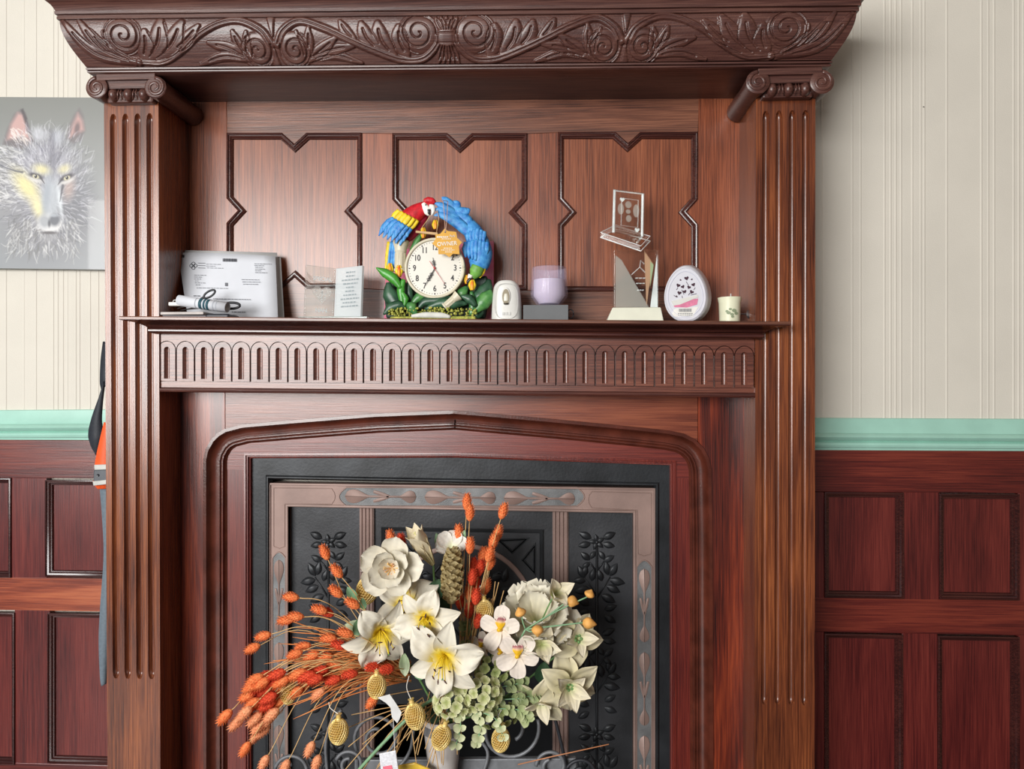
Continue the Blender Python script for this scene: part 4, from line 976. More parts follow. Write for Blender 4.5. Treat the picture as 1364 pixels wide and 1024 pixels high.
for pts, w, m_, dy in (([(501, 356.5), (512, 363), (524, 371), (534, 384)], [.4, 4.5, 5.2, 2], LGR, -.016), ([(538, 372), (534, 386), (536, 404)], [2, 4.2, 2.4], LGR, -.014), ([(535, 388), (540, 398), (538, 408)], [1, 3.6, 1], LGR, -.016),
                       ([(517, 376), (520, 392), (530, 408), (534, 418)], [2, 8, 8, 2], DGR, -.006), ([(511, 419), (520, 410), (532, 406), (540, 410)], [.6, 5, 4.5, 1], DGR, -.016), ([(555, 420), (548, 409), (542, 405)], [1.5, 6, 2], GRN, -.018),
                       ([(556, 412), (566, 402), (582, 400), (602, 396)], [1, 4.6, 5, 1.5], DGR, -.012), ([(548, 406), (558, 396), (570, 394)], [1.5, 5, 1], GRN, -.008), ([(545, 370), (545, 390), (550, 404)], [1.5, 4, 1.5], DGR, 0), ([(566, 412), (585, 404), (604, 404), (622, 404)], [1, 5, 6, 1.5], DGR, -.014),
                       ([(634, 410), (640, 396), (648, 384), (652, 372)], [3, 9, 7, 1.5], DGR, -.006), ([(633, 416), (642, 404), (650, 394), (654, 386)], [2, 8, 7, 1], GRN, -.012), ([(632, 424), (638, 414), (641, 404)], [4, 6, 2], DGR, -.004), ([(606, 400), (616, 390), (622, 382)], [2, 6, 2], GRN, -.006),
                       ([(614, 394), (625, 398), (634, 408)], [1, 5, 2], DGR, -.018), ([(543, 368), (546, 345), (555, 322), (567, 306)], [2, 3, 3, 1], GRN, .006), ([(628, 420), (630, 404), (628, 388)], [3, 4, 1.5], GRN, -.010)):
    blade('leaf', pts, [x*1.28 for x in w], YCK+dy, m_, ck, .4, .0012)
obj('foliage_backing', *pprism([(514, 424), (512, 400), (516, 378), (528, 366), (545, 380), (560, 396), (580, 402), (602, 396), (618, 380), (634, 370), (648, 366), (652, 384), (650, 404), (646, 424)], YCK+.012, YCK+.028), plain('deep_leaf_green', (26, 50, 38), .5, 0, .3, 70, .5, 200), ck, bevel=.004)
zc0 = zsh(fq.x)
obj('plinth', *box(P(520, 425, .03).x, P(634, 425, .03).x, .022, .075, zc0+.0005, zc0+.012), MOSS, ck, bevel=.004)
ms = MB()
for k in range(260):
    x = rg.uniform(518, 634); y = rg.uniform(409+abs(x-570)*.03, 420); q = P(x, y, YCK-.022+rg.uniform(0, .02)); r = rg.uniform(.0014, .0032); V, Fc = ball(q, r, n=6, m=4); ms.add(V, Fc)
ms.build('moss_bed', MOSS, ck, smooth=True, kind='stuff')
blob('stone', [(548, 421), (566, 419.5), (588, 420), (600, 422)], [2, 4, 4, 2], YCK-.024, STONE, ck, .7)
# star tag hung on the clock
tg = thing('star_tag', 'gold star-shaped tag reading OWNER hung on the clock by a cord', 'tag', P(594, 340, .012))
GOLD = plain('gold_card', (214, 158, 44), .5, 0, .06, 60)
sp_ = [(592.5, 304), (596.5, 307.6), (607.6, 308.8), (609, 316.7), (615.5, 322.7), (611.3, 327.6), (612, 338.5), (603.4, 337.8), (598.6, 342.7), (593.1, 338.5), (584, 338.5), (583.5, 330.6), (575.6, 324.5), (580.4, 318), (579.8, 312.4), (586.5, 311.2)]
V, Fc = pprism(sp_, .012, .0135); st_ = obj('card', V, Fc, GOLD, tg)
cqs = lambda a, b: P(a, b, .0112)
CWHT = plain('card_white_ink', (246, 240, 226), .6)
text('printed_word', 'OWNER', .0112, cqs(595.5, 324.6), CWHT, st_, ext=.0001, bold=.00008, rot=(math.pi/2, math.radians(-3), 0), sx=.93)
text('printed_word', 'Park', .0068, cqs(602.5, 314.3), CWHT, st_, ext=.0001, rot=(math.pi/2, math.radians(-2), 0), sx=.9)
tl = MB()
for x0, x1, y in ((582, 597, 314.6), (582, 597, 315.6), (588.5, 601, 317.6), (591, 602, 330), (588, 606, 332.5), (593, 602, 335)): 
    x = x0
    while x < x1: ww = rg.uniform(1, 3); tl.add([cqs(x, y), cqs(min(x+ww, x1), y), cqs(min(x+ww, x1), y+.9), cqs(x, y+.9)], [(0, 1, 2, 3)]); x += ww+.7
tl.build('small_print', CWHT, st_, kind='stuff')
obj('punched_hole', *lathe([(.0016, 0), (.0016, -.0004)], 12, P(593, 309, .0118), (0, 1, 0)), BEAK, st_)
CORD = plain('twine', (196, 160, 140), .7)
for a_, b_ in (((593, 309), (592.6, 294)), ((592.6, 294), (590, 267)), ((593.5, 309), (595, 296)), ((595, 296), (596.5, 268)), ((590, 267), (596.5, 268))): obj('cord', *loft([P(*a_, .011), P(*b_, .016 if b_[1] > 280 else .03)], .0007, 5), CORD, tg)
# ---- plug-in air freshener
af = thing('air_freshener', 'white upright air freshener with a small oval window beside the clock', 'air freshener', onshelf(674, .03))
def egg_loft(x0, x1, ytop, Yf, depth, expo=3.0, topw=.80, n=40, rows=18):
    """rounded upright body between two pixel columns"""
    zt = P((x0+x1)/2, ytop, Yf).z; xa, xb = P(x0, 425, Yf).x, P(x1, 425, Yf).x; cx = (xa+xb)/2; w = (xb-xa)/2; z0 = zsh(cx)+.0004; V = []
    for j in range(rows):
        t = 1-(1-j/(rows-1))**1.5; f = (1-(1-topw)*t**2.0)
        if t > .80: f *= math.sqrt(max(0, 1-((t-.80)/.20)**2))*.5+.5
        if t < .06: f *= .94+.06*t/.06
        for i in range(n):
            a = 2*math.pi*i/n; c_, s_ = math.cos(a), math.sin(a); r = (abs(c_)**expo+abs(s_)**expo)**(-1/expo)
            V.append(Vector((cx+w*f*c_*r, Yf+depth/2+depth/2*s_*r*(f*.35+.65), z0+(zt-z0)*t)))
    Fc = [(j*n+i, j*n+(i+1) % n, (j+1)*n+(i+1) % n, (j+1)*n+i) for j in range(rows-1) for i in range(n)]+[tuple(reversed(range(n))), tuple((rows-1)*n+i for i in range(n))]
    return V, Fc
obj('housing', *egg_loft(653.5, 694.5, 372.5, .015, .05), WPL, af, smooth='auto')
def oval(cx, cy, a, b, Y, ex=2.0, n=32): return [P(cx+a*math.copysign(abs(math.cos(t))**(2/ex), math.cos(t)), cy+b*math.copysign(abs(math.sin(t))**(2/ex), math.sin(t)), Y) for t in np.linspace(0, 2*math.pi, n+1)[:-1]]
V, Fc = prism([(p.x, p.z) for p in oval(673.5, 394.5, 6.2, 11.8, .0135)], .0135, .02); obj('window_rim', V, Fc, WPL, af, bevel=.0008)
V, Fc = prism([(p.x, p.z) for p in oval(673.8, 395, 4.8, 10.2, .0128)], .0128, .02); obj('window', V, Fc, plain('dim_window', (150, 140, 118), .2), af)
blob('vial', [(674, 391), (674, 396), (674, 401)], [2, 3.0, 3.0], .0128, plain('vial_white', (226, 222, 206), .3), af, .4); blob('vial_base', [(674, 403.5), (674, 405.5)], [3.6, 2.6], .0124, plain('vial_dark', (60, 54, 44), .4), af, .4)
pts = oval(674, 401, 15.5, 23.5, .0142, 3.0, 40); obj('front_seam', *loft(pts+pts[:1], .0005, 5), plain('seam_grey', (206, 206, 202), .5), af)
for k in range(3): obj('moulded_mark', *pprism([(669+k*4, 415.5), (672+k*4, 415.5), (672+k*4, 419.5), (669+k*4, 419.5)], .0138, .0150), bpy.data.materials['seam_grey'], af)
# ---- grey box and lilac candle
gb = thing('grey_box', 'small flat grey box with a black loop pull under the candle', 'box', onshelf(727, .03))
xa, xb = P(697, 420, .012).x, P(757, 420, .012).x; z0 = zsh((xa+xb)/2); zt = P(727, 406, .012).z
obj('carton', *box(xa, xb, .012, .085, z0+.0005, zt), plain('grey_card', (104, 106, 108), .65, 0, .05, 40), gb, bevel=.0008)
pts = [P(760+4*math.cos(t), 418+6*math.sin(t), .03) for t in np.linspace(0, 2*math.pi, 21)]; obj('pull_loop', *loft(pts, .0012, 6), BLK, gb, smooth=True)
cd = thing('glass_candle', 'lilac ribbed glass candle standing on the grey box', 'candle', (P(731.5, 406, .045).x, .045, zt))
cx, cy = P(731.5, 390, .045).x, .045; mm = mpp(731, .045); z1 = P(731.5, 356.5, .045).z; Hc = z1-zt
LIL = frost('lilac_glass', (212, 204, 234), .17, .08)
def ribbed(prof, amp, n=96):
    V = []
    for r, h in prof:
        for i in range(n): a = 2*math.pi*i/n; rr_ = r*(1+amp*math.cos(a*32)); V.append(Vector((cx+rr_*math.cos(a), cy+rr_*math.sin(a), zt+.0005+h)))
    return V, [(j*n+i, j*n+(i+1) % n, (j+1)*n+(i+1) % n, (j+1)*n+i) for j in range(len(prof)-1) for i in range(n)]
R_ = 24*mm
obj('glass_cup', *ribbed([(R_*.55, 0), (R_*.66, Hc*.03), (R_*.98, Hc*.24), (R_*1.01, Hc*.3), (R_*.98, Hc*.6), (R_*.94, Hc*.97), (R_*.90, Hc), (R_*.86, Hc*.97), (R_*.9, Hc*.6), (R_*.92, Hc*.3), (R_*.6, Hc*.06), (.0002, Hc*.05)], .018), LIL, cd, smooth=True)
obj('wax', *lathe([(R_*.55, Hc*.07), (R_*.86, Hc*.28), (R_*.85, Hc*.68), (0.0005, Hc*.69)], 40, (cx, cy, zt)), plain('pale_lilac_wax', (222, 210, 224), .5, 0, .02, sss=.2), cd, smooth='auto')
obj('wick', *loft([(cx, cy, zt+Hc*.69), (cx+.001, cy, zt+Hc*.8)], .0009, 6), OFFP, cd)
# ---- crystal award on cream base
aw = thing('crystal_award', 'rectangular crystal award block on a cream wedge base', 'award', onshelf(846, .05))
z0 = zsh(aw.location.x); Yb = .018
bt = [P(820, 409.5, Yb+.004), P(876, 409.5, Yb+.004)]; bbm_ = [P(807, 427, Yb-.004).x, P(885, 427, Yb-.004).x]; zt = bt[0].z
V = [Vector((bbm_[0], Yb-.004, z0+.0005)), Vector((bbm_[1], Yb-.004, z0+.0005)), Vector((bbm_[1], Yb+.066, z0+.0005)), Vector((bbm_[0], Yb+.066, z0+.0005)), Vector((bt[0].x-.006, Yb+.002, zt)), Vector((bt[1].x+.006, Yb+.002, zt)), Vector((bt[1].x+.004, Yb+.058, zt)), Vector((bt[0].x-.004, Yb+.058, zt))]
obj('base', V, [(3, 2, 1, 0), (4, 5, 6, 7), (0, 1, 5, 4), (1, 2, 6, 5), (2, 3, 7, 6), (3, 0, 4, 7)], plain('cream_plastic', (226, 226, 208), .4, 0, .03), aw, bevel=.002)
xa, xb = P(818, 370, Yb+.010).x, P(876.5, 370, Yb+.010).x; ztop = P(847, 332.5, Yb+.010).z
CR = glass('crystal', (.95, .97, .96), clear=.55)
obj('crystal_block', *box(xa, xb, Yb+.010, Yb+.045, zt+.0004, ztop), CR, aw, bevel=.0012)
def facet(name, pts, m, Y): V, Fc = pprism(pts, Y, Y+.0008); obj(name, V, Fc, m, aw)
FROST = frost('facet_frost', (206, 202, 194), .45); PALE = plain('facet_white', (236, 240, 240), .2); WARM = frost('facet_warm', (232, 186, 148), .6); GRNF = frost('facet_green', (196, 216, 172), .7)
facet('facet', [(819.5, 340), (828, 347), (864, 409), (819.5, 409)], FROST, Yb+.030); facet('facet', [(866, 409), (875, 339), (875.5, 409)], PALE, Yb+.020); facet('facet', [(858, 334), (870, 352), (864, 385), (861, 408)], WARM, Yb+.026); facet('facet', [(866, 348), (870.5, 353), (866, 382)], GRNF, Yb+.024)
obj('etched_emblem', *loft([P(841, 366, Yb+.028), P(852, 356, Yb+.028), P(860, 364, Yb+.028)], .0008, 5), ETCH, aw); obj('etched_emblem', *loft([P(852, 356, Yb+.028), P(853, 347, Yb+.028), P(858, 352, Yb+.028)], .0007, 5), ETCH, aw)
for y, w in ((370, 7), (377, 6), (386, 4.5)):
    for k in range(3): x = 853-w+k*w*.7; V, Fc = pprism([(x, y), (x+w*.55, y), (x+w*.55, y+1.1), (x, y+1.1)], Yb+.028, Yb+.0284); obj('etched_line', V, Fc, ETCH, aw)
# ---- crystal playing card balanced on top
cc = thing('crystal_card', 'upright crystal playing card on a tilted crystal slab atop the award', 'paperweight', P(846, 331, Yb+.03))
A_, B_, C_, D_ = P(800, 309.5, .042), P(818, 300.5, .075), P(866, 314.5, .062), P(853.5, 327.5, .022)
obj('slab', *quadbox([A_, B_, C_, D_], (0, 0, -.010)), CR, cc, bevel=.0015)
for a_, b_ in ((A_, B_), (B_, C_), (C_, D_), (D_, A_)):
    a2, b2 = a_-Vector((0, 0, .0098)), b_-Vector((0, 0, .0098)); obj('bevel_edge', *loft([a2, b2], .0011, 6), PALE, cc); obj('bevel_edge', *loft([a_, b_], .0007, 6), PALE, cc)
ct = [P(816.5, 251.5, .036), P(857.5, 256.5, .050), P(856.5, 314.5, .050), P(815, 309, .036)]; cn = Vector((.25, .96, 0))
card = obj('card', *quadbox(ct, cn*.012), CR, cc, bevel=.001)
def oc(u, v): return (ct[0].lerp(ct[1], u)).lerp(ct[3].lerp(ct[2], u), v)+cn*.006
for e0, e1, w_ in (((.04, .0), (.04, 1), .0026), ((.965, .02), (.965, 1), .0022), ((0, .015), (1, .015), .0009)): obj('bright_edge', *loft([oc(*e0), oc(*e1)], (w_), 8, flat=.5), PALE, card)
pts = [oc(*p) for p in ((.28, .17), (.82, .17), (.82, .80), (.28, .80), (.28, .17))]; obj('etched_border', *loft(pts, .0004, 5), ETCH, card)
for (u, v, a, b) in ((.26, .42, .10, .13), (.76, .42, .10, .15), (.5, .3, .1, .08), (.52, .62, .09, .08), (.5, .46, .08, .05)):
    V = [oc(u+a*math.cos(t), v+b*math.sin(t)) for t in np.linspace(0, 2*math.pi, 21)[:-1]]; obj('etched_figure', V, [tuple(range(20))], FROST, card)
def hrt(u, v, s): return [oc(u+s*math.sin(t)**3, v-s*.75*(13*math.cos(t)-5*math.cos(2*t)-2*math.cos(3*t)-math.cos(4*t))/16) for t in np.linspace(0, 2*math.pi, 25)[:-1]]
for u, v in ((.3, .2), (.8, .86)): obj('etched_heart', hrt(u, v, .08), [tuple(range(24))], ETCH, card)
# ---- oval gel air freshener
gf = thing('gel_freshener', 'white oval gel air freshener with dark hearts and a pink label', 'air freshener', onshelf(916, .04))
def gel(scale, Y=0, n=56):
    out = []
    for t in np.linspace(0, 2*math.pi, n+1)[:-1]:
        y = math.sin(t); x = math.cos(t)*(1-.13*y); out.append((913.5+29.5*x*scale, 391.5-38.5*y*scale))
    return out
def lay(pix, Ya, shift, lim=427.5): return [P(a+shift, b, Ya) for a, b in pix]
rings = [(1.0, .045, 4.5), (1.0, .018, 1.0), (.965, .010, 0), (.90, .0075, -.5), (.885, .0085, -.5), (.0, .0085, -.5)]
V = []; n = 56
for s_, Y_, sh in rings: V += [Vector((q.x, q.y, max(q.z, zsh(q.x)+.0006))) for q in lay(gel(max(s_, .001), Y_), Y_, sh)]
Fc = [(j*n+i, j*n+(i+1) % n, (j+1)*n+(i+1) % n, (j+1)*n+i) for j in range(len(rings)-1) for i in range(n)]+[tuple(range(n))]
obj('tub', V, Fc, plain('gel_white', (218, 218, 226), .32, 0, .02), gf, smooth='auto')
LILG = plain('lilac_line', (206, 208, 222), .4)
pts = lay(gel(.80), .0072, -.5); pts2 = [P(a-.5, b, .0083) for a, b in gel(.78)]; obj('front_ridge', *loft(pts2+pts2[:1], .0006, 5), LILG, gf)
HM = plain('dark_plum', (64, 36, 52), .6)
def heart_px(cx_, cy_, s, rot):
    o_ = []
    for t in np.linspace(0, 2*math.pi, 21)[:-1]:
        x, y = s*math.sin(t)**3, -s*(13*math.cos(t)-5*math.cos(2*t)-2*math.cos(3*t)-math.cos(4*t))/16; o_.append((cx_+x*math.cos(rot)-y*math.sin(rot), cy_+x*math.sin(rot)+y*math.cos(rot)))
    return o_
for x, y, s, r in ((914.5, 370.5, 3.0, -.2), (903.5, 380, 2.7, .4), (909.5, 381.8, 2.5, -.5), (917.7, 382.5, 2.5, .4), (923.6, 379, 2.6, -.4), (905, 390, 2.8, .2), (912, 388.3, 2.5, -.3), (921.3, 388.8, 2.8, .5), (906.5, 372.8, 1.3, .6), (921.5, 372, 1.3, -.6), (901.3, 394.8, 1.4, .8)): 
    V, Fc = pprism(heart_px(x, y, s, r), .0078, .0086); obj('heart_hole', V, Fc, HM, gf)
for a_, b_ in (((914, 375), (917, 380)), ((901, 386), (903, 383)), ((908, 386), (911, 392)), ((917, 393), (919, 390)), ((897.5, 393), (900, 395)), ((920, 393), (928, 391)), ((924, 386), (926, 383)), ((908.5, 394), (909, 397))): obj('sprig_line', *loft([P(*a_, .008), P(*b_, .008)], .0005, 5), HM, gf)
PNK = plain('pink_label', (222, 130, 162), .5, 0, .15, 120); 
V, Fc = pprism([(895, 402), (930, 397.5), (928.5, 405.5), (915, 409.5), (898.5, 409)], .0079, .0086); obj('pink_label', V, Fc, PNK, gf)
V, Fc = pprism([(894, 401), (929, 392.5), (930.5, 395.5), (906, 405.5), (897, 407)], .0072, .0086); obj('label_flap', V, Fc, WPL, gf)
V, Fc = pprism([(897, 413), (901, 410.5), (930, 408.5), (923, 421.5), (898, 421.5), (895.5, 418)], .008, .0086); obj('printed_label', V, Fc, plain('label_cream', (232, 230, 224), .5), gf)
bc = MB()
for k in range(13): x = 904.5+k*1.3; bc.add([P(x, 411, .0077), P(x+.8, 411, .0077), P(x+.8, 415.2, .0077), P(x, 415.2, .0077)], [(0, 1, 2, 3)])
for k in range(7): x = 903+k*2.9; bc.add([P(x, 417, .0077), P(x+2.2, 417, .0077), P(x+2.2, 417.8, .0077), P(x, 417.8, .0077)], [(0, 1, 2, 3)]); bc.add([P(x, 419, .0077), P(x+2, 419, .0077), P(x+2, 419.7, .0077), P(x, 419.7, .0077)], [(0, 1, 2, 3)])
bc.build('printed_marks', INK, gf, kind='stuff')
# ---- votive candle and little metal knob
vc = thing('votive_candle', 'small cream votive candle in a leaf-printed cup near the pilaster', 'candle', onshelf(972, .035))
cx, cy, z0 = vc.location; mm = mpp(972, .035); z1 = P(972, 396.5, .035).z; Hv = z1-z0
VC = plain('cream_glaze', (226, 226, 198), .35, 0, .04)
obj('cup', *lathe([(12.9*mm, .0004), (13.4*mm, Hv*.1), (14.2*mm, Hv*.8), (15.4*mm, Hv*.95), (15.6*mm, Hv), (14.0*mm, Hv), (13.0*mm, Hv*.85), (0.0005, Hv*.86)], 36, (cx, cy, z0)), VC, vc, smooth='auto')
obj('wick', *loft([(cx+.002, cy, z0+Hv*.86), (cx+.002, cy, z0+Hv*1.15)], .0011, 6), OFFP, vc)
LPR = plain('sage_print', (140, 152, 122), .6)
for a, h, s in ((-1.9, .42, .004), (-1.6, .36, .0035), (-1.4, .5, .0045), (-1.75, .55, .003), (-1.2, .4, .004), (-2.05, .48, .003), (-1.55, .28, .003)):
    r = 14.05*mm; c_ = Vector((cx+r*math.cos(a), cy+r*math.sin(a), z0+Hv*h)); tn = Vector((-math.sin(a), math.cos(a), 0)); nn_ = Vector((math.cos(a), math.sin(a), 0))
    obj('printed_leaf', [c_+nn_*.0004+tn*s*math.cos(t)+Vector((0, 0, s*.75*math.sin(t))) for t in np.linspace(0, 2*math.pi, 13)[:-1]], [tuple(range(12))], LPR, vc)
kb = thing('metal_knob', 'little steel knob on a thin shaft lying beside the votive candle', 'knob', onshelf(996, .05))
STL = bpy.data.materials['steel']
a_, b_ = P(982, 417.5, .05), P(999, 418.5, .05); obj('shaft', *loft([a_, b_], .0014, 8), STL, kb)
obj('knob', *lathe([(.001, -.003), (.008, -.0025), (.0105, 0), (.0095, .003), (.003, .005)], 20, b_, (.55, -.8, .1)), STL, kb, smooth='auto')
# ================================================================ wolf picture and strap on the left
def lin_arr(a):
    a = np.clip(a, 0, 255)/255.0; return np.where(a <= .04045, a/12.92, ((a+.055)/1.055)**2.4)
def paint_wolf():
    x0, x1, y0, y1 = -22.0, 141.0, 129.0, 357.0; nx, ny = 272, 380
    X, Y = np.meshgrid(np.linspace(x0, x1, nx), np.linspace(y0, y1, ny)); rs = np.random.RandomState(11)
    C = np.zeros((ny, nx, 3)); g = (Y-y0)/(y1-y0)
    for k, (a, b, c) in enumerate(((128, 152, 142), (130, 155, 146), (126, 156, 150))): C[..., k] = np.interp(g, [0, .55, 1], [a, b, c])
    def blend(mask, col): C[:] = C*(1-mask[..., None])+np.array(col, float)*mask[..., None]
    def ell(cx, cy, rx, ry, rot, col, al, f=.5):
        r = math.radians(rot); u = (X-cx)*math.cos(r)+(Y-cy)*math.sin(r); v = -(X-cx)*math.sin(r)+(Y-cy)*math.cos(r)
        d = np.sqrt((u/rx)**2+(v/ry)**2); blend(np.clip((1+f-d)/(2*f), 0, 1)**1.5*al, col)
    def poly(pts, col, al, f=2.0):
        inside = np.ones(X.shape, bool); dm = np.full(X.shape, 1e9); n = len(pts); cr = np.zeros(X.shape, int)
        for i in range(n):
            (ax, ay), (bx, by) = pts[i], pts[(i+1) % n]; dx, dy = bx-ax, by-ay
            t = np.clip(((X-ax)*dx+(Y-ay)*dy)/(dx*dx+dy*dy), 0, 1); dm = np.minimum(dm, np.hypot(X-ax-t*dx, Y-ay-t*dy))
            if ay != by: cr += ((ay > Y) != (by > Y)) & (X < (bx-ax)*(Y-ay)/(by-ay)+ax)
        ins = cr % 2 == 1; s = np.where(ins, dm, -dm); blend(np.clip((s+f)/(2*f), 0, 1)*al, col)
    def stroke(x, y, ang, L, w, col, al, curve=0.0):
        pts = [(x+L*t*math.cos(ang+curve*t), y+L*t*math.sin(ang+curve*t)) for t in (0, .35, .7, 1)]
        xs = [p[0] for p in pts]; ys = [p[1] for p in pts]
        i0, i1 = np.searchsorted(X[0], [min(xs)-w*2, max(xs)+w*2]); j0, j1 = np.searchsorted(Y[:, 0], [min(ys)-w*2, max(ys)+w*2])
        if i1 <= i0 or j1 <= j0: return
        xx, yy = X[j0:j1, i0:i1], Y[j0:j1, i0:i1]; m = np.zeros(xx.shape)
        for k in range(3):
            (ax, ay), (bx, by) = pts[k], pts[k+1]; dx, dy = bx-ax, by-ay
            t = np.clip(((xx-ax)*dx+(yy-ay)*dy)/max(dx*dx+dy*dy, 1e-6), 0, 1); ww = w*(1-.25*(k+t)); m = np.maximum(m, np.clip(1.3-np.hypot(xx-ax-t*dx, yy-ay-t*dy)/np.maximum(ww, .2), 0, 1))
        m = (np.clip(m, 0, 1)*al)[..., None]; C[j0:j1, i0:i1] = C[j0:j1, i0:i1]*(1-m)+np.array(col, float)*m
    ell(62, 292, 62, 56, 0, (122, 122, 128), .8, .45); ell(8, 245, 40, 52, 0, (150, 150, 154), .8, .5); ell(62, 232, 46, 56, 0, (160, 160, 170), .9, .35); ell(98, 275, 26, 50, 10, (116, 118, 124), .8, .5)
    # ears
    poly([(4, 192), (10, 172), (19, 152), (28, 145), (34, 150), (39, 170), (45, 188), (30, 198)], (118, 112, 114), .95); poly([(9, 186), (15, 165), (24, 150), (31, 152), (37, 172), (41, 186), (26, 182)], (214, 172, 166), .8, 3)
    poly([(89, 184), (91, 170), (99, 152), (106, 143), (111, 152), (114, 172), (108, 186), (98, 190)], (122, 116, 118), .95); poly([(93, 182), (96, 168), (104, 150), (110, 160), (112, 172), (101, 178)], (208, 164, 158), .8, 3)
    ell(103, 170, 4, 9, 10, (92, 84, 88), .7)
    poly([(28, 146), (31, 144), (36, 156), (45, 188), (42, 187)], (70, 66, 70), .7, 1.2)
    for k in range(26): stroke(rs.uniform(14, 36), rs.uniform(170, 186), rs.uniform(.3, .9), rs.uniform(8, 15), 1.0, (224, 214, 208), .8, .4)
    # fur directions radiate from the bridge of the nose
    for k in range(1500):
        x, y = rs.normal(58, 38), rs.normal(240, 50)
        if not (x0 < x < 122 and 165 < y < 345): continue
        a = math.atan2(y-268, x-68)+rs.normal(0, .25); d = math.hypot(x-62, (y-250)*.85)
        if d > 70: continue
        v = rs.choice([96, 120, 178, 208, 226], p=[.16, .2, .24, .24, .16]); stroke(x, y, a, rs.uniform(7, 16), rs.uniform(.6, 1.3), (v, v, v+rs.uniform(2, 12)), .42, rs.normal(0, .3))
    for k in range(260):
        x = rs.uniform(-20, 34); y = rs.uniform(196, 270); stroke(x, y, math.pi+rs.normal(.15, .3), rs.uniform(9, 18), 1.1, (rs.choice([206, 226, 120]),)*3, .5, rs.normal(0, .3))
    for k in range(240):
        x = rs.uniform(12, 106); y = rs.uniform(290, 336); stroke(x, y, math.pi/2+(62-x)*.012+rs.normal(0, .35), rs.uniform(9, 18), 1.2, (rs.choice([110, 140, 196, 214]),)*3, .5, rs.normal(0, .3))
    # dark blaze, brows, yellow cheek
    poly([(66, 172), (74, 176), (76, 205), (76, 232), (70, 236), (66, 205)], (112, 112, 122), .6, 5); ell(52, 178, 12, 10, 20, (206, 208, 216), .6); ell(78, 182, 8, 12, 0, (196, 200, 210), .5)
    ell(36, 248, 12, 26, -38, (232, 222, 160), .85, .6); ell(52, 276, 9, 16, -20, (236, 226, 172), .85, .6); ell(56, 225, 12, 7, 15, (226, 218, 166), .8, .6); ell(86, 224, 9, 6, -25, (222, 214, 166), .7, .6)
    ell(92, 250, 8, 16, 10, (196, 170, 160), .6, .6)
    ell(68, 264, 13, 32, 2, (178, 184, 190), .85, .4); ell(80, 266, 3, 24, -8, (216, 222, 226), .8, .6); ell(62, 262, 5, 28, 6, (150, 158, 168), .6, .7)
    for cx, cy, r in ((48, 234.5, 16), (89.5, 236, -24)):
        ell(cx, cy+4, 12, 4, r, (214, 212, 208), .8, .5); ell(cx, cy-1, 10, 3.6, r, (56, 54, 60), .85, .4); ell(cx, cy, 5, 3.0, r, (214, 208, 178), .95, .3); ell(cx, cy-.3, 2.0, 2.4, 0, (24, 24, 28), 1, .3); ell(cx-.8, cy-1.2, .7, .7, 0, (244, 244, 244), 1, .3)
        stroke(cx+7*(1 if r > 0 else -1), cy+2, 1.0 if r > 0 else 2.2, 9, 1.6, (70, 68, 74), .8)
    stroke(30, 229, math.pi+.15, 30, 1.8, (84, 86, 96), .7, .15); stroke(84, 246, 1.75, 22, 2.0, (76, 76, 82), .7)
    ell(66, 297, 17, 13, 0, (222, 222, 222), .9, .3); ell(60, 294, 8, 9, 0, (150, 154, 160), .8, .4); ell(73, 292, 7.5, 8.5, 0, (92, 96, 104), .9, .35); ell(72, 286, 6, 2.4, 0, (176, 182, 190), .7, .5); ell(66, 297, 2.0, 5, 0, (60, 62, 68), .7, .5)
    ell(66, 309, 12, 2.2, 0, (70, 66, 68), .8, .5); stroke(54, 305, math.pi*.9, 10, 1.2, (120, 116, 116), .6); ell(66, 316, 12, 5, 0, (160, 160, 164), .5, .5)
    return X, Y, C
X_, Y_, C_ = paint_wolf(); ny, nx = X_.shape; Ypic = YW-.020
ctl, ctr, cbl = P(-22, 129, Ypic), P(141, 130, Ypic), P(-22, 357, Ypic); cbr = P(141, 359, Ypic)
uu, vv = np.meshgrid(np.linspace(0, 1, nx), np.linspace(0, 1, ny))
def q4(k): return (ctl[k]*(1-uu)+ctr[k]*uu)*(1-vv)+(cbl[k]*(1-uu)+cbr[k]*uu)*vv
Vp = np.stack([q4(0), np.full_like(uu, Ypic), q4(2)], -1).reshape(-1, 3)
ii = (np.arange(ny-1)[:, None]*nx+np.arange(nx-1)[None, :]).reshape(-1); Fq = np.stack([ii, ii+nx, ii+nx+1, ii+1], -1)
pic = thing('wolf_picture', 'unframed canvas of a grey wolf portrait hanging beside the pilaster', 'picture', (ctl+cbr)/2)
me = bpy.data.meshes.new('painted_face'); me.from_pydata(Vp.tolist(), [], Fq.tolist()); me.materials.append(vcol('painted_canvas', .38, coat=.25))
at = me.color_attributes.new('Col', 'FLOAT_COLOR', 'POINT'); rgb = lin_arr(C_).reshape(-1, 3); at.data.foreach_set('color', np.concatenate([rgb, np.ones((len(rgb), 1))], 1).astype(np.float32).reshape(-1))
mobj('painted_face', me, pic)
V = [Vector((p.x, y, p.z)) for y in (Ypic+.0004, YW-.001) for p in (ctl, ctr, cbr, cbl)]
obj('canvas_edge', V, [(0, 4, 5, 1), (1, 5, 6, 2), (2, 6, 7, 3), (3, 7, 4, 0), (4, 7, 6, 5)], plain('canvas_edge_grey', (150, 152, 150), .7), pic)
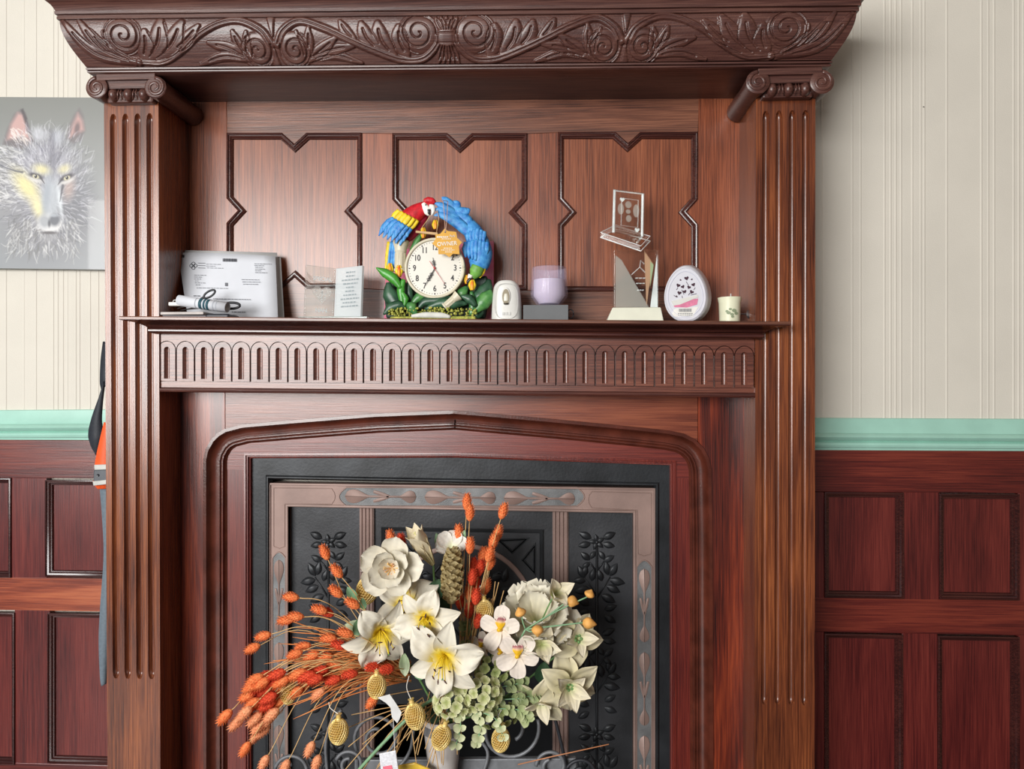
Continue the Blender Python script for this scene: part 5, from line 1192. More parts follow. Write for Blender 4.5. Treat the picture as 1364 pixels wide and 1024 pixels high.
# ---- luggage strap
stp = thing('strap', 'black and orange webbing strap with a grey buckle hanging by the pilaster', 'strap', P(138, 580, .11))
SB = plain('black_webbing', (38, 42, 50), .6, 0, .15, 200, .3, 900); SO = plain('orange_webbing', (236, 92, 40), .55, 0, .1, 200, .3, 900); SG = plain('grey_webbing', (104, 116, 126), .6, 0, .1, 200, .3, 900)
def ribbon(name, Lp, Rp, Y, m, dY=None):
    n = len(Lp); a = spline([(x, y, 0) for x, y in Lp], 5); b = spline([(x, y, 0) for x, y in Rp], 5); V = []
    for i, (p, q) in enumerate(zip(a, b)):
        t = i/(len(a)-1); d = (np.interp(t, np.linspace(0, 1, len(dY)), dY) if dY else 0); V += [P(p.x, p.y, Y+d), P(q.x, q.y, Y+d+.006)]
    obj(name, V, [(2*i, 2*i+1, 2*i+3, 2*i+2) for i in range(len(a)-1)], m, stp, smooth=True, solid=.0016)
ribbon('black_webbing', [(137, 455), (134, 480), (133, 508), (134.5, 518)], [(150, 455), (150, 480), (150, 505), (140, 515)], .10, SB, [.02, 0, 0])
ribbon('black_webbing', [(138, 508), (131, 530), (122, 556), (117.5, 578), (121, 594), (127.5, 606)], [(139.5, 515), (137, 540), (136, 562), (139, 580), (136, 592), (131, 603)], .10, SB, [0, .004, 0])
ribbon('orange_webbing', [(138.5, 562), (133, 585), (128, 608), (126, 622)], [(150, 565), (150, 585), (150, 605), (150, 622)], .098, SO)
ribbon('orange_webbing', [(124, 640), (126, 646), (130, 651)], [(150, 640), (150, 647), (146, 651)], .098, SO)
ribbon('grey_webbing', [(133, 650), (136, 690), (138, 740), (134, 800), (131.5, 850), (133, 900), (135, 914)], [(150, 650), (150, 690), (150, 740), (150, 800), (147, 850), (143, 890), (142, 910)], .104, SG)
obj('buckle', *pprism([(124.5, 626), (150, 625), (150, 643), (124, 645)], .090, .102), plain('grey_buckle', (78, 82, 88), .35), stp, bevel=.002)
obj('buckle_bar', *pprism([(125, 619), (150, 618), (150, 625), (125.5, 626)], .093, .101), plain('pale_buckle', (196, 196, 190), .4), stp, bevel=.0015)
obj('buckle_bar', *pprism([(123, 641), (150, 638), (150, 644), (124, 647)], .0885, .099), bpy.data.materials['pale_buckle'], stp, bevel=.0015)
bq = P(130.5, 633, .0895); obj('buckle_rivet', *lathe([(.003, 0), (.0026, -.001), (.001, -.0008)], 14, bq, (0, 1, 0)), BLK, stp, smooth='auto')
hx = XPL-.0005
obj('hook', *loft([(hx+.004, .11, P(145, 445, .1).z), (hx-.03, .11, P(145, 447, .1).z), (hx-.05, .11, P(145, 452, .1).z)], .003, 8), bpy.data.materials['steel'], stp, smooth=True)
# ================================================================ fire basket, vase and dried flower arrangement
DIR = Vector
WI = plain('wrought_iron', (122, 124, 128), .5, .3, .15, 60, .2, 200); WID = plain('wrought_iron_dark', (46, 47, 52), .5, .3, .15, 60)
fb = thing('fire_basket', 'grey wrought iron scrolled basket stand in the fireplace', 'fire basket', (P(620, 1024, .0).x, .0, .03))
def sc_spiral(c, r0, r1, a0, turns, Y, w=.0035, n=40, sgn=1):
    return loft([P(c[0]+(r0+(r1-r0)*k/n)*math.cos(math.radians(a0)+sgn*turns*2*math.pi*k/n), c[1]+(r0+(r1-r0)*k/n)*math.sin(math.radians(a0)+sgn*turns*2*math.pi*k/n), Y) for k in range(n+1)], w, 8)
YBK = -.03
obj('scroll', *sc_spiral((504, 983), 33, 12, 150, 1.35, YBK), WI, fb, smooth=True)
obj('scroll', *sc_spiral((677, 972), 42, 16, -20, 1.2, YBK), WI, fb, smooth=True)
obj('scroll', *sc_spiral((466, 1018), 19, 8, 200, 1.2, YBK), WI, fb, smooth=True)
obj('scroll', *sc_spiral((390, 1028), 24, 10, 190, 1.2, YBK), WI, fb, smooth=True)
obj('scroll', *sc_spiral((735, 1020), 21, 9, 180, 1.2, YBK), WI, fb, smooth=True)
obj('scroll', *sc_spiral((775, 1032), 22, 9, 200, 1.2, YBK), WID, fb, smooth=True)
for pts in ([(551, 972), (546, 1000), (530, 1022), (505, 1040)], [(734, 940), (744, 975), (754, 1024), (756, 1080)], [(436, 1030), (434, 990), (442, 960), (455, 945)], [(640, 985), (650, 1005), (640, 1040)]):
    obj('bar', *loft(spline([P(a, b, YBK) for a, b in pts], 6), .0032, 8), WI if pts[0][0] != 734 else WID, fb, smooth=True)
yb0, yb1 = P(545, 1011, -.02), P(766, 1028, -.02)
obj('top_rail', *quadbox([P(480, 1012, -.02), P(768, 1010, -.02), P(768, 1026, -.02), P(480, 1028, -.02)], (0, .012, 0)), WI, fb, bevel=.002)
zpl = P(590, 1096, -.05).z
obj('plate', *box(P(470, 1024, -.02).x, P(770, 1024, -.02).x, -.11, .09, zpl-.006, zpl), WID, fb, bevel=.002)
for px in (474, 764):
    for y in (-.1, .08): x = P(px, 1024, -.02).x; obj('leg', *loft([(x, y, .0305), (x, y, zpl-.004)], .006, 8), WID, fb)
    x = P(px, 1024, -.02).x; obj('upright', *loft([(x, -.014, zpl-.003), (x, -.014, P(px, 1012, -.02).z)], .004, 8), WI, fb)
# vase
VX, VY = P(590, 990, -.05).x, -.05; m_ = mpp(590, VY); zr = P(590, 953, VY).z
vs = thing('vase', 'pale grey tapered plastic vase holding the dried bouquet', 'vase', (VX, VY, zpl))
Hh_ = zr-zpl
VM = plain('pale_grey_plastic', (198, 192, 188), .35, 0, .06, 30); VB = plain('grey_band', (112, 112, 114), .4)
obj('body', *lathe([(11*m_, .0004), (12*m_, .003), (25*m_, Hh_*.86), (23.5*m_, Hh_*.86), (11*m_, .006), (.0004, .006)], 36, (VX, VY, zpl)), VM, vs, smooth='auto')
obj('band', *lathe([(25.2*m_, Hh_*.855), (27.2*m_, Hh_*.865), (27.4*m_, Hh_*.945), (26*m_, Hh_*.95)], 36, (VX, VY, zpl), caps=False), VB, vs, smooth='auto')
obj('rim', *lathe([(26.4*m_, Hh_*.94), (27.6*m_, Hh_), (26*m_, Hh_), (25*m_, Hh_*.93)], 36, (VX, VY, zpl), caps=False), VM, vs, smooth='auto')
# ---------------------------------------------------------------- petals
PET = vcol('petal', .55, spec=.3); _b = PET.node_tree.nodes['Principled BSDF']; _b.inputs['Subsurface Weight'].default_value = .12; _b.inputs['Subsurface Radius'].default_value = (.006, .005, .004)
CW, CY, CC, CG = (226, 219, 202), (236, 206, 50), (222, 208, 170), (196, 206, 150)
def petal_mesh(name, L, W, rise, curl, cup=.25, ruf=0.0, wide=.55, point=1.0, cols=((0, CY), (.2, CY), (.36, CC), (.52, CW), (1, CW)), seed=0, nu=11, nv=9, wav=3.0, fringe=0.0, vein=.05, crk=.05):
    """one petal: base at origin, growing along +X while its slope goes from rise to curl (degrees); +Z is the flower's face"""
    rs = random.Random(seed); V = []; col = []; x = z = 0.0; ph = rs.uniform(0, 6)
    for i in range(nu):
        t = i/(nu-1); th = math.radians(rise+(curl-rise)*t)
        if i: x += L/(nu-1)*math.cos(th); z += L/(nu-1)*math.sin(th)
        # half width: swells to 'wide' then closes
        if t < wide: w = W*(.22+.78*math.sin(math.pi/2*t/wide))
        else: w = W*max(.03, (1-((t-wide)/(1-wide))**(2.2/point)))**(.62*point)
        for j in range(nv):
            s = -1+2*j/(nv-1); up = cup*w*(s*s-.3)+ruf*W*t*math.sin(wav*math.pi*s+ph+t*3)*abs(s)+crk*W*math.sin(7.5*t+ph*2)*math.sin(3.3*s+ph)*min(1, t*2.5)+crk*.5*W*math.sin(17*t+5*s+ph)
            ex = fringe*W*math.sin(s*17+ph)*t**4
            V.append(Vector((x-up*math.sin(th)+ex*math.cos(th), s*w, z+up*math.cos(th)+ex*math.sin(th))))
            c = [np.interp(t, [k[0] for k in cols], [k[1][q] for k in cols]) for q in range(3)]
            f = 1-vein*(1-abs(math.cos(s*math.pi*3)))-.06*(abs(s) < .12)+rs.uniform(-.02, .02); col.append([min(255, v*f) for v in c])
    Fc = [(i*nv+j, (i+1)*nv+j, (i+1)*nv+j+1, i*nv+j+1) for i in range(nu-1) for j in range(nv-1)]
    me = bpy.data.meshes.new(name); me.from_pydata([tuple(v) for v in V], [], Fc); me.materials.append(PET)
    at = me.color_attributes.new('Col', 'FLOAT_COLOR', 'POINT'); rgb = lin_arr(np.array(col)); at.data.foreach_set('color', np.concatenate([rgb, np.ones((len(rgb), 1))], 1).astype(np.float32).reshape(-1))
    for p in me.polygons: p.use_smooth = True
    return me
def basis(face, roll=0.0):
    z = Vector(face).normalized(); x = Vector((0, 0, 1)).cross(z)
    x = x.normalized() if x.length > 1e-4 else Vector((1, 0, 0)); y = z.cross(x)
    return Matrix((x, y, z)).transposed().to_4x4() @ Matrix.Rotation(math.radians(roll), 4, 'Z')
def put(name, me, root, M, solid=0.0):
    """M in world space"""
    o = bpy.data.objects.new(name, me); COL.objects.link(o); o.matrix_basis = M; parent_to(o, root)
    return o
def flower(name, label, c, Y, face, petals, roll=0, cat='flower', group=None, jit=6, part='petal', seed=1):
    """petals: list of (mesh, count, offset_deg, tilt_deg, scale, lift)"""
    q = P(c[0], c[1], Y); root = thing(name, label, cat, q, group); B = Matrix.Translation(q) @ basis(face, roll); rs = random.Random(seed)
    for me, n, off, tilt, s, lift in petals:
        for k in range(n):
            a = off+360*k/n+rs.uniform(-jit, jit); sc_ = s*rs.uniform(.92, 1.06)
            put(part, me, root, B @ Matrix.Translation((0, 0, lift)) @ Matrix.Rotation(math.radians(a), 4, 'Z') @ Matrix.Rotation(math.radians(-tilt+rs.uniform(-jit, jit)), 4, 'Y') @ Matrix.Diagonal((sc_, sc_, sc_, 1)))
    return root, B
FIL = plain('stamen_yellow', (236, 206, 48), .5); FILG = plain('stamen_cream', (222, 214, 150), .5); ANT = plain('anther_brown', (84, 56, 50), .7); STG = plain('plant_green', (104, 142, 84), .5, 0, .2, 80); STM = plain('pale_stem_green', (128, 168, 128), .5, 0, .15, 80)
def stamens(root, B, n, L, spread, m, anther=ANT, seed=2, bend=.25, r=.0009, al=.0085):
    rs = random.Random(seed)
    for k in range(n):
        a = 2*math.pi*k/n+rs.uniform(-.3, .3); s = spread*rs.uniform(.6, 1.2); d = Vector((math.cos(a)*s, math.sin(a)*s, 1)).normalized(); e = d*L*rs.uniform(.85, 1.1)+Vector((0, -bend*L, 0))
        pts = [B @ (Vector((0, 0, 0))), B @ (d*L*.5), B @ e]; obj('stamen', *loft(spline(pts, 3), r, 5), m, root, smooth=True)
        if anther:
            u = Vector((rs.uniform(-1, 1), rs.uniform(-1, 1), .2)).normalized(); obj('anther', *loft([B @ (e-u*al*.5), B @ e, B @ (e+u*al*.5)], [.0007, .0016, .0007], 6), anther, root, smooth=True)
def stalk(root, pts, r, m, name='stem'): return obj(name, *loft(spline([P(*p) for p in pts], 5), r, 7), m, root, smooth=True)
LP = [petal_mesh('lily_petal', .076, .0235, 62, -30, .3, .26, .58, 1.2, seed=k, crk=.13, nu=15, nv=11) for k in range(3)]
LPN = petal_mesh('lily_sepal', .074, .018, 60, -36, .25, .16, .5, 1.4, seed=9)
def lily(label, c, Y, face, roll, s, stem_pts):
    root, B = flower('lily', label, c, Y, face, [(LP[int(c[0]) % 3], 3, 0, 0, s, 0), (LPN, 3, 60, 4, s, -.001)], roll, group='white silk lilies in the bouquet', seed=int(c[0]))
    stamens(root, B, 6, .045*s, .38, FIL, seed=int(c[1])); stamens(root, B, 1, .055*s, .1, FIL, STG, 4, .25, .0012, .004); stalk(root, stem_pts, .0022, STG)
    return root
lily('large white lily, lowest, tilted down with yellow throat and brown anthers', (594, 872), -.13, (-.12, -1, -.10), 20, 1.14, [(594, 872, -.125), (592, 910, -.08), (590, 960, -.05)])
lily('white lily with yellow throat just above the lowest lily', (570, 822), -.115, (-.22, -1, .02), 75, .98, [(570, 822, -.11), (585, 880, -.06), (590, 960, -.05)])
lily('crinkled white lily on the bouquet edge facing sideways', (506, 838), -.10, (.42, -.9, -.30), 8, 1.06, [(506, 838, -.095), (550, 890, -.05), (588, 960, -.05)])
lily('white lily mostly hidden between magnolia and middle lily', (543, 806), -.07, (-.1, -.8, .45), 30, .95, [(543, 806, -.065), (570, 880, -.05), (590, 960, -.05)])
# half-open lily trumpet
BPm = petal_mesh('bud_petal', .084, .0155, 84, 62, .55, .04, .62, 1.5, cols=((0, (222, 210, 160)), (.4, (226, 212, 176)), (1, (232, 220, 192))), seed=21)
root, B = flower('lily_bud', 'half-open cream lily trumpet pointing up beside the pine cone', (577, 752), -.07, (-.42, -.30, .85), [(BPm, 6, 0, 4, 1.0, 0)], 10, group='white silk lilies in the bouquet', jit=3)
stamens(root, B, 1, .078, .02, FILG, FILG, 3, 0, .0014, .006); stalk(root, [(577, 752, -.07), (580, 800, -.05), (588, 940, -.05)], .002, STG)
# magnolia
MG = [petal_mesh('magnolia_petal', .056, .0235, 30, 42, .38, .06, .62, .7, cols=((0, (226, 214, 170)), (.25, (228, 220, 200)), (1, (230, 224, 208))), seed=30+k) for k in range(3)]
root, B = flower('magnolia', 'large open white magnolia with pink-yellow centre at the upper bouquet edge', (523, 756), -.10, (-.06, -1, .16), [(MG[0], 5, 10, -16, 1.08, -.004), (MG[1], 4, 40, 4, .88, 0), (MG[2], 3, 0, 18, .66, .003)], 0)
PKY = plain('pink_stamen', (214, 150, 130), .6, 0, .3, 200, col2=(236, 206, 90)); stamens(root, B, 14, .020, .75, PKY, PKY, 5, .0, .0009, .003); stalk(root, [(523, 756, -.095), (545, 830, -.05), (588, 950, -.05)], .0024, STG)
# ruffled white peony
PE = [petal_mesh('peony_petal', .072, .023, 44, 58, .28, .16, .8, .45, cols=((0, (206, 208, 150)), (.3, (224, 216, 186)), (1, (228, 222, 204))), seed=40+k, fringe=.16, wav=4) for k in range(3)]
root, B = flower('peony', 'ruffled white peony opening upward behind the orchids', (714, 832), -.06, (.02, -.66, .75), [(PE[0], 9, 0, -34, 1.1, 0), (PE[1], 8, 20, -12, 1.05, .002), (PE[2], 6, 5, 8, .92, .004)], 0); stalk(root, [(716, 828, -.07), (660, 900, -.05), (594, 960, -.05)], .0022, STG)
# small white blossom at the top with green leaves
SB_ = petal_mesh('blossom_petal', .034, .016, 40, 20, .3, .14, .6, .8, cols=((0, (210, 214, 170)), (.4, (226, 222, 212)), (1, (228, 224, 216))), seed=50)
root, B = flower('white_blossom', 'small white blossom with two green leaves above the pine cone', (601, 730), -.055, (.05, -.7, .7), [(SB_, 5, 0, 0, 1.0, 0)], 0)
LGm = [petal_mesh('leaf_blade', .04, .0105, 50, 30, .5, .04, .45, 1.5, cols=((0, (110, 146, 100)), (1, (156, 186, 150))), seed=60+k, vein=.12) for k in range(2)]
for c_, fc_ in (((590, 732), (-.35, -.1, .9)), ((612, 730), (.25, -.1, .95))):
    q = P(*c_, -.05); put('leaf', LGm[0], root, Matrix.Translation(q) @ basis(fc_) @ Matrix.Rotation(-math.radians(42), 4, 'Y') @ Matrix.Diagonal((.9, .9, .9, 1)))
stalk(root, [(601, 730, -.05), (598, 830, -.04), (590, 950, -.05)], .0018, STG)
# orchids
OP = petal_mesh('orchid_petal', .036, .0125, 12, -6, .25, .06, .6, .7, cols=((0, (232, 214, 190)), (.4, (230, 218, 204)), (1, (228, 216, 204))), seed=70); OL = petal_mesh('orchid_lip', .022, .0085, 40, -50, -.5, .3, .6, .6, cols=((0, (240, 190, 30)), (.5, (238, 186, 40)), (.62, (226, 190, 170)), (.8, (160, 90, 96)), (1, (236, 222, 210))), seed=71)
for lb, c_, Y_, fc_, rl_, s_ in (('cream orchid with yellow lip, topmost of the orchid spray', (667, 838), -.115, (-.25, -1, .1), 90, 1.12), ('cream orchid with yellow lip, lowest of the orchid spray', (690, 873), -.125, (-.05, -1, -.1), 60, 1.12),
                             ('cream orchid half hidden between the upper and lower orchids', (668, 868), -.105, (-.5, -.9, -.2), 100, .85), ('small cream orchid deep between the lily and the orchid spray', (642, 860), -.075, (-.6, -.8, 0), 90, .72)):
    root, B = flower('orchid', lb, c_, Y_, fc_, [(OP, 5, 0, 0, s_, 0)], rl_, group='cream orchids in the bouquet', jit=7)
    put('lip', OL, root, B @ Matrix.Translation((0, 0, .004)) @ Matrix.Rotation(math.radians(180-rl_+0), 4, 'Z') @ Matrix.Rotation(math.radians(-90), 4, 'Z') @ Matrix.Diagonal((s_, s_, s_, 1)))
    obj('column', *loft([B @ Vector((0, 0, 0)), B @ Vector((0, .002, .008))], [.004*s_, .003*s_], 8), plain('orchid_column', (240, 190, 40), .5) if 'orchid_column' not in bpy.data.materials else bpy.data.materials['orchid_column'], root, smooth=True)
    stalk(root, [(c_[0], c_[1], Y_+.006), (640, 900, -.05), (594, 960, -.05)], .0016, STG)
# poinsettia bracts
PB = [petal_mesh('poinsettia_bract', .066, .0225, 22, -18, .3, .12, .45, 1.5, cols=((0, (206, 206, 150)), (.3, (216, 206, 166)), (1, (226, 216, 188))), seed=80+k, vein=.14, wav=2.2) for k in range(3)]
PBs = petal_mesh('poinsettia_bract', .046, .014, 45, 10, .4, .2, .45, 1.5, cols=((0, (196, 204, 140)), (.4, (222, 212, 180)), (1, (230, 220, 198))), seed=85, vein=.14)
for lb, c_, Y_, fc_, rl_, s_, n1_, n2_ in (('cream poinsettia with broad veined bracts at the bouquet side', (757, 912), -.10, (.28, -.95, -.12), 35, 1.0, 6, 5), ('cream poinsettia drooping below the orchids', (722, 930), -.085, (-.05, -.85, -.5), 10, .92, 5, 3), ('crumpled white poinsettia between peony and seed pods', (768, 850), -.085, (.3, -.85, .25), 60, .86, 5, 4)):
    root, B = flower('poinsettia', lb, c_, Y_, fc_, [(PB[0], n1_, 0, -4, s_, 0), (PBs, n2_, 30, 14, s_, .003)], rl_, group='cream poinsettias in the bouquet', part='bract', jit=14, seed=int(c_[0]))
    for k in range(5):
        q = B @ Vector((.006*math.cos(k*1.26), .006*math.sin(k*1.26), .008)); obj('floret', *ball(q, .0032, n=8, m=6), STG, root, smooth=True)
    stalk(root, [(c_[0], c_[1], Y_+.006), (670, 930, -.05), (596, 965, -.05)], .002, STG)
# white crumpled ribbon-like petals
root, B = flower('white_blossom', 'white curled blossom in front of the ruffled peony', (738, 792), -.115, (.3, -.8, .4), [(PBs, 4, 15, 24, .92, 0)], 20, part='petal', jit=18); stalk(root, [(738, 792, -.11), (690, 880, -.06), (596, 960, -.05)], .0014, STG)
root, B = flower('white_blossom', 'white curled blossom under the orange pods beside the orchids', (722, 858), -.105, (.1, -.9, .1), [(PBs, 5, 15, 18, 1.0, 0)], 50, part='petal', jit=18, seed=5); stalk(root, [(722, 858, -.10), (680, 900, -.06), (596, 960, -.05)], .0014, STG)
# orange pods on one branching stem
pod = thing('pod_branch', 'branching green stem carrying five orange papery pods', 'pod branch', P(700, 845, -.13))
POD = plain('orange_pod', (226, 166, 88), .6, 0, .2, 90, .4, 300)
jn = (700, 838, -.135)
for k, (c_, e_, r_) in enumerate((((763, 801), (9, 3), 8.0), ((785.5, 790.5), (3, -6), 7.2), ((785, 830), (11, 2), 8.0), ((693, 815), (-3, -7), 8.0), ((716, 840), (0, 9), 8.2))):
    obj('twig', *loft(spline([P(*jn), P((jn[0]+c_[0])/2, (jn[1]+c_[1])/2-3*(1 if k < 3 else 0)+2, -.138), P(c_[0]-e_[0]*.6, c_[1]-e_[1]*.6, -.14)], 4), [.0013]*9, 6), STM, pod, smooth=True)
    a = Vector((c_[0]-e_[0]*.8, c_[1]-e_[1]*.8)); b = Vector((c_[0]+e_[0]*.9, c_[1]+e_[1]*.9)); n = 7; mm = mpp(c_[0], -.14)
    obj('pod', *loft([P(*(a+(b-a)*i/(n-1)), -.14) for i in range(n)], [max(.0006, r_*mm*math.sin(math.pi*min(.97, (.06+.94*i/(n-1))**.8))) for i in range(n)], 12), POD, pod, smooth=True)
obj('stem', *loft(spline([P(*jn), P(680, 870, -.10), P(620, 930, -.06), P(596, 960, -.05)], 5), .0016, 6), STM, pod, smooth=True)
# ---------------------------------------------------------------- gilded pine cone
CONE = plain('gilded_cone', (150, 128, 84), .42, .3, .3, 160, col2=(222, 206, 158))
pc = thing('pine_cone', 'gilded pine cone upright in the middle of the bouquet', 'pine cone', P(602, 801, -.105))
SCm = petal_mesh('cone_scale', .0185, .0098, 22, 62, -.25, 0, .72, .4, seed=90, nu=6, nv=5); SCm.materials[0] = CONE
ax0, ax1 = P(601, 803, -.10), P(604, 727, -.10); axd = (ax1-ax0); mm = mpp(602, -.10)
obj('core', *loft([ax0.lerp(ax1, t) for t in np.linspace(0, 1, 8)], [r*mm for r in (5, 9, 10, 10, 9, 7.5, 5, 1)], 10), CONE, pc, smooth=True)
Bc = basis(axd)
for k in range(84):
    t = .02+.90*k/83; a = k*2.39996; rr_ = np.interp(t, [0, .15, .5, .8, 1], [5, 8, 8.5, 6, 1])*mm; s_ = np.interp(t, [0, .2, .55, .85, 1], [.8, 1.0, 1.0, .72, .4])
    put('scale', SCm, pc, Matrix.Translation(ax0.lerp(ax1, t)) @ Bc @ Matrix.Rotation(a, 4, 'Z') @ Matrix.Translation((rr_*.75, 0, 0)) @ Matrix.Diagonal((s_*.85, s_, s_, 1)))
stalk(pc, [(601, 803, -.10), (598, 880, -.06), (591, 960, -.05)], .0016, plain('cone_wire', (150, 110, 70), .6))
# ---------------------------------------------------------------- hydrangea heads and leafy sprays
FLm = petal_mesh('floret_petal', .0105, .0058, 20, 5, .3, .06, .6, .6, cols=((0, (150, 160, 90)), (.5, (198, 200, 146)), (1, (214, 214, 172))), seed=100, nu=5, nv=5)
FLg = petal_mesh('floret_petal', .0105, .0058, 20, 5, .3, .06, .6, .6, cols=((0, (120, 136, 70)), (.5, (164, 174, 112)), (1, (186, 194, 138))), seed=101, nu=5, nv=5)
def hydrangea(label, c, Y, rx, ry, n, me_, seed, s=1.0):
    q = P(*c, Y); root = thing('hydrangea', label, 'flower', q, 'pale green hydrangea heads'); rs = random.Random(seed); mm = mpp(c[0], Y)
    for k in range(n):
        u = 1-(k+.5)/n*1.25; a = k*2.4; r = math.sqrt(max(0, 1-u*u)); d = Vector((r*math.cos(a), -u*.9-.1, r*math.sin(a))); pos = q+Vector((d.x*rx*mm, d.y*(rx+ry)/2*mm*.8, d.z*ry*mm)); Bq = Matrix.Translation(pos) @ basis(Vector((d.x, d.y-.3, d.z+.1)), rs.uniform(0, 90)); sc_ = s*rs.uniform(.8, 1.15)
        for j in range(4): put('floret_petal', me_, root, Bq @ Matrix.Rotation(math.radians(90*j+rs.uniform(-8, 8)), 4, 'Z') @ Matrix.Diagonal((sc_, sc_, sc_, 1)))
    obj('stem', *loft([q+Vector((0, .01, 0)), (q+P(590, 960, -.05))/2, P(590, 962, -.05)], .002, 7), STG, root, smooth=True)
hydrangea('pale green hydrangea head hanging over the vase rim', (604, 934), -.115, 25, 19, 22, FLm, 1)
hydrangea('pale green hydrangea head below the orchids, beside the poinsettia', (640, 922), -.11, 25, 22, 24, FLm, 2)
hydrangea('darker green hydrangea head between lowest lily and orchids', (655, 890), -.085, 22, 16, 16, FLg, 3, .9)
hydrangea('olive green hydrangea tucked behind the hanging gold bauble', (660, 950), -.085, 26, 16, 20, FLg, 4, .9)
LFm = petal_mesh('spray_leaf', .016, .0062, 25, -5, .3, 0, .5, .9, cols=((0, (130, 146, 92)), (1, (188, 194, 146))), seed=110, nu=6, nv=5); LFg = petal_mesh('spray_leaf', .016, .0062, 25, -5, .3, 0, .5, .9, cols=((0, (104, 120, 78)), (1, (160, 168, 120))), seed=111, nu=6, nv=5)
LFp = petal_mesh('spray_leaf', .014, .0075, 20, -5, .4, 0, .6, .6, cols=((0, (178, 186, 138)), (1, (220, 222, 184))), seed=112, nu=6, nv=5)
def spray(label, pts, n, me_, s, seed, group='leafy green sprays'):
    sp3 = spline([P(*p) for p in pts], 6); root = thing('leaf_spray', label, 'foliage', sp3[0], group); rs = random.Random(seed)
    obj('stem', *loft(sp3, [.0011]*len(sp3), 6), STM, root, smooth=True)
    for k in range(n):
        f = .25+.75*k/(n-1); i = min(int(f*(len(sp3)-1)), len(sp3)-2); q = sp3[i]; d = (sp3[i+1]-sp3[i]).normalized()
        for sg in (-1, 1):
            sd = d.cross(Vector((0, -1, 0))).normalized()*sg; v = (sd+d*.7+Vector((0, -.5+rs.uniform(-.4, .3), 0))).normalized(); n_ = Vector((rs.uniform(-.3, .3), -1, rs.uniform(-.1, .5))); y_ = n_.cross(v).normalized(); z_ = v.cross(y_)
            sc_ = s*rs.uniform(.75, 1.15); put('leaf', me_, root, Matrix.Translation(q) @ Matrix((v, y_, z_)).transposed().to_4x4() @ Matrix.Diagonal((sc_, sc_, sc_, 1)))
spray('green leafy spray reaching towards the lower poinsettia', [(594, 955, -.06), (640, 935, -.09), (690, 930, -.095), (716, 924, -.09)], 11, LFg, 1.05, 1)
spray('green leafy spray drooping beneath the poinsettia bracts', [(594, 955, -.06), (650, 945, -.10), (690, 945, -.10), (704, 958, -.095)], 10, LFm, 1.0, 2)
spray('dark green spray under the orchids', [(594, 955, -.06), (640, 925, -.08), (680, 912, -.085), (702, 910, -.08)], 9, LFg, 1.1, 3)
spray('pale sprig hanging down in front of the vase', [(600, 945, -.09), (612, 950, -.125), (613, 970, -.125), (607, 994, -.12)], 5, LFp, .95, 4)
spray('pale sprig hanging to the side of the vase', [(600, 945, -.09), (632, 948, -.12), (640, 968, -.12), (634, 992, -.115)], 6, LFp, .9, 5)
spray('pale sprig hanging over the brown bauble', [(604, 945, -.09), (646, 950, -.12), (664, 962, -.125), (670, 982, -.125)], 5, LFp, .9, 6)
spray('olive sprig rising behind the lowest lily', [(592, 955, -.05), (618, 900, -.06), (622, 850, -.06), (618, 828, -.06)], 7, LFg, 1.0, 7)
# broad loose leaves, buds
def lone(label, c, Y, axis, face, s, me_, name='leaf'):
    q = P(*c, Y); v = Vector(axis).normalized(); n_ = Vector(face); y_ = n_.cross(v).normalized(); z_ = v.cross(y_); o = bpy.data.objects.new(name, me_); COL.objects.link(o)
    o.matrix_basis = Matrix.Translation(q) @ Matrix((v, y_, z_)).transposed().to_4x4() @ Matrix.Diagonal((s, s, s, 1)); tag(o, label, 'leaf', 'broad leaves among the flowers'); return o
LD = petal_mesh('dark_leaf', .05, .017, 20, -5, .3, .05, .45, 1.2, cols=((0, (40, 66, 44)), (1, (66, 96, 66))), seed=120, vein=.12); LV = petal_mesh('pale_leaf', .05, .0125, 15, 0, .35, .05, .5, 1.3, cols=((0, (150, 172, 128)), (1, (206, 216, 184))), seed=121, vein=.12)
LM = petal_mesh('mid_leaf', .05, .014, 15, 0, .45, .05, .45, 1.2, cols=((0, (104, 146, 104)), (1, (152, 190, 152))), seed=122, vein=.12)
lone('dark green leaf beneath the pine cone', (575, 800), -.06, (.3, -.1, .8), (0, -1, .2), .95, LD); lone('dark green leaf left of the cone base', (600, 812), -.05, (-.8, 0, .5), (0, -1, .2), .8, LD)
lone('dark green leaf inside the vase mouth', (570, 960), -.075, (.5, -.1, .6), (0, -1, .2), .85, LD); lone('dark green leaf between the orchids and the poinsettia', (722, 910), -.075, (.1, -.1, .9), (0, -1, .1), .9, LD)
lone('small mid green leaf at the tip of the magnolia stem', (474, 800), -.10, (-.45, -.1, .8), (.3, -1, 0), .62, LM); lone('small mid green bud leaf under the magnolia', (484, 812), -.10, (-.05, -.1, .9), (.3, -1, 0), .48, LM)
lone('pale cream-green leaf left of the crinkled lily', (488, 834), -.095, (-1, -.1, .08), (0, -1, .3), .78, LV); lone('green drooping leaf left of the crinkled lily', (482, 822), -.10, (-.3, -.1, -.9), (.2, -1, .1), .72, LM)
lone('pale narrow leaf beneath the middle lily', (538, 870), -.085, (.1, -.1, -1), (.1, -1, 0), .8, LV); lone('mid green leaf below the middle lily', (552, 900), -.10, (.75, -.1, .3), (.1, -1, .3), .7, LM)
lone('pale green long leaf behind the magnolia', (545, 800), -.06, (.1, 0, 1), (0, -1, 0), 1.2, LV); lone('pale green long leaf rising beside the trumpet', (556, 808), -.055, (-.2, 0, 1), (0, -1, 0), 1.2, LM)
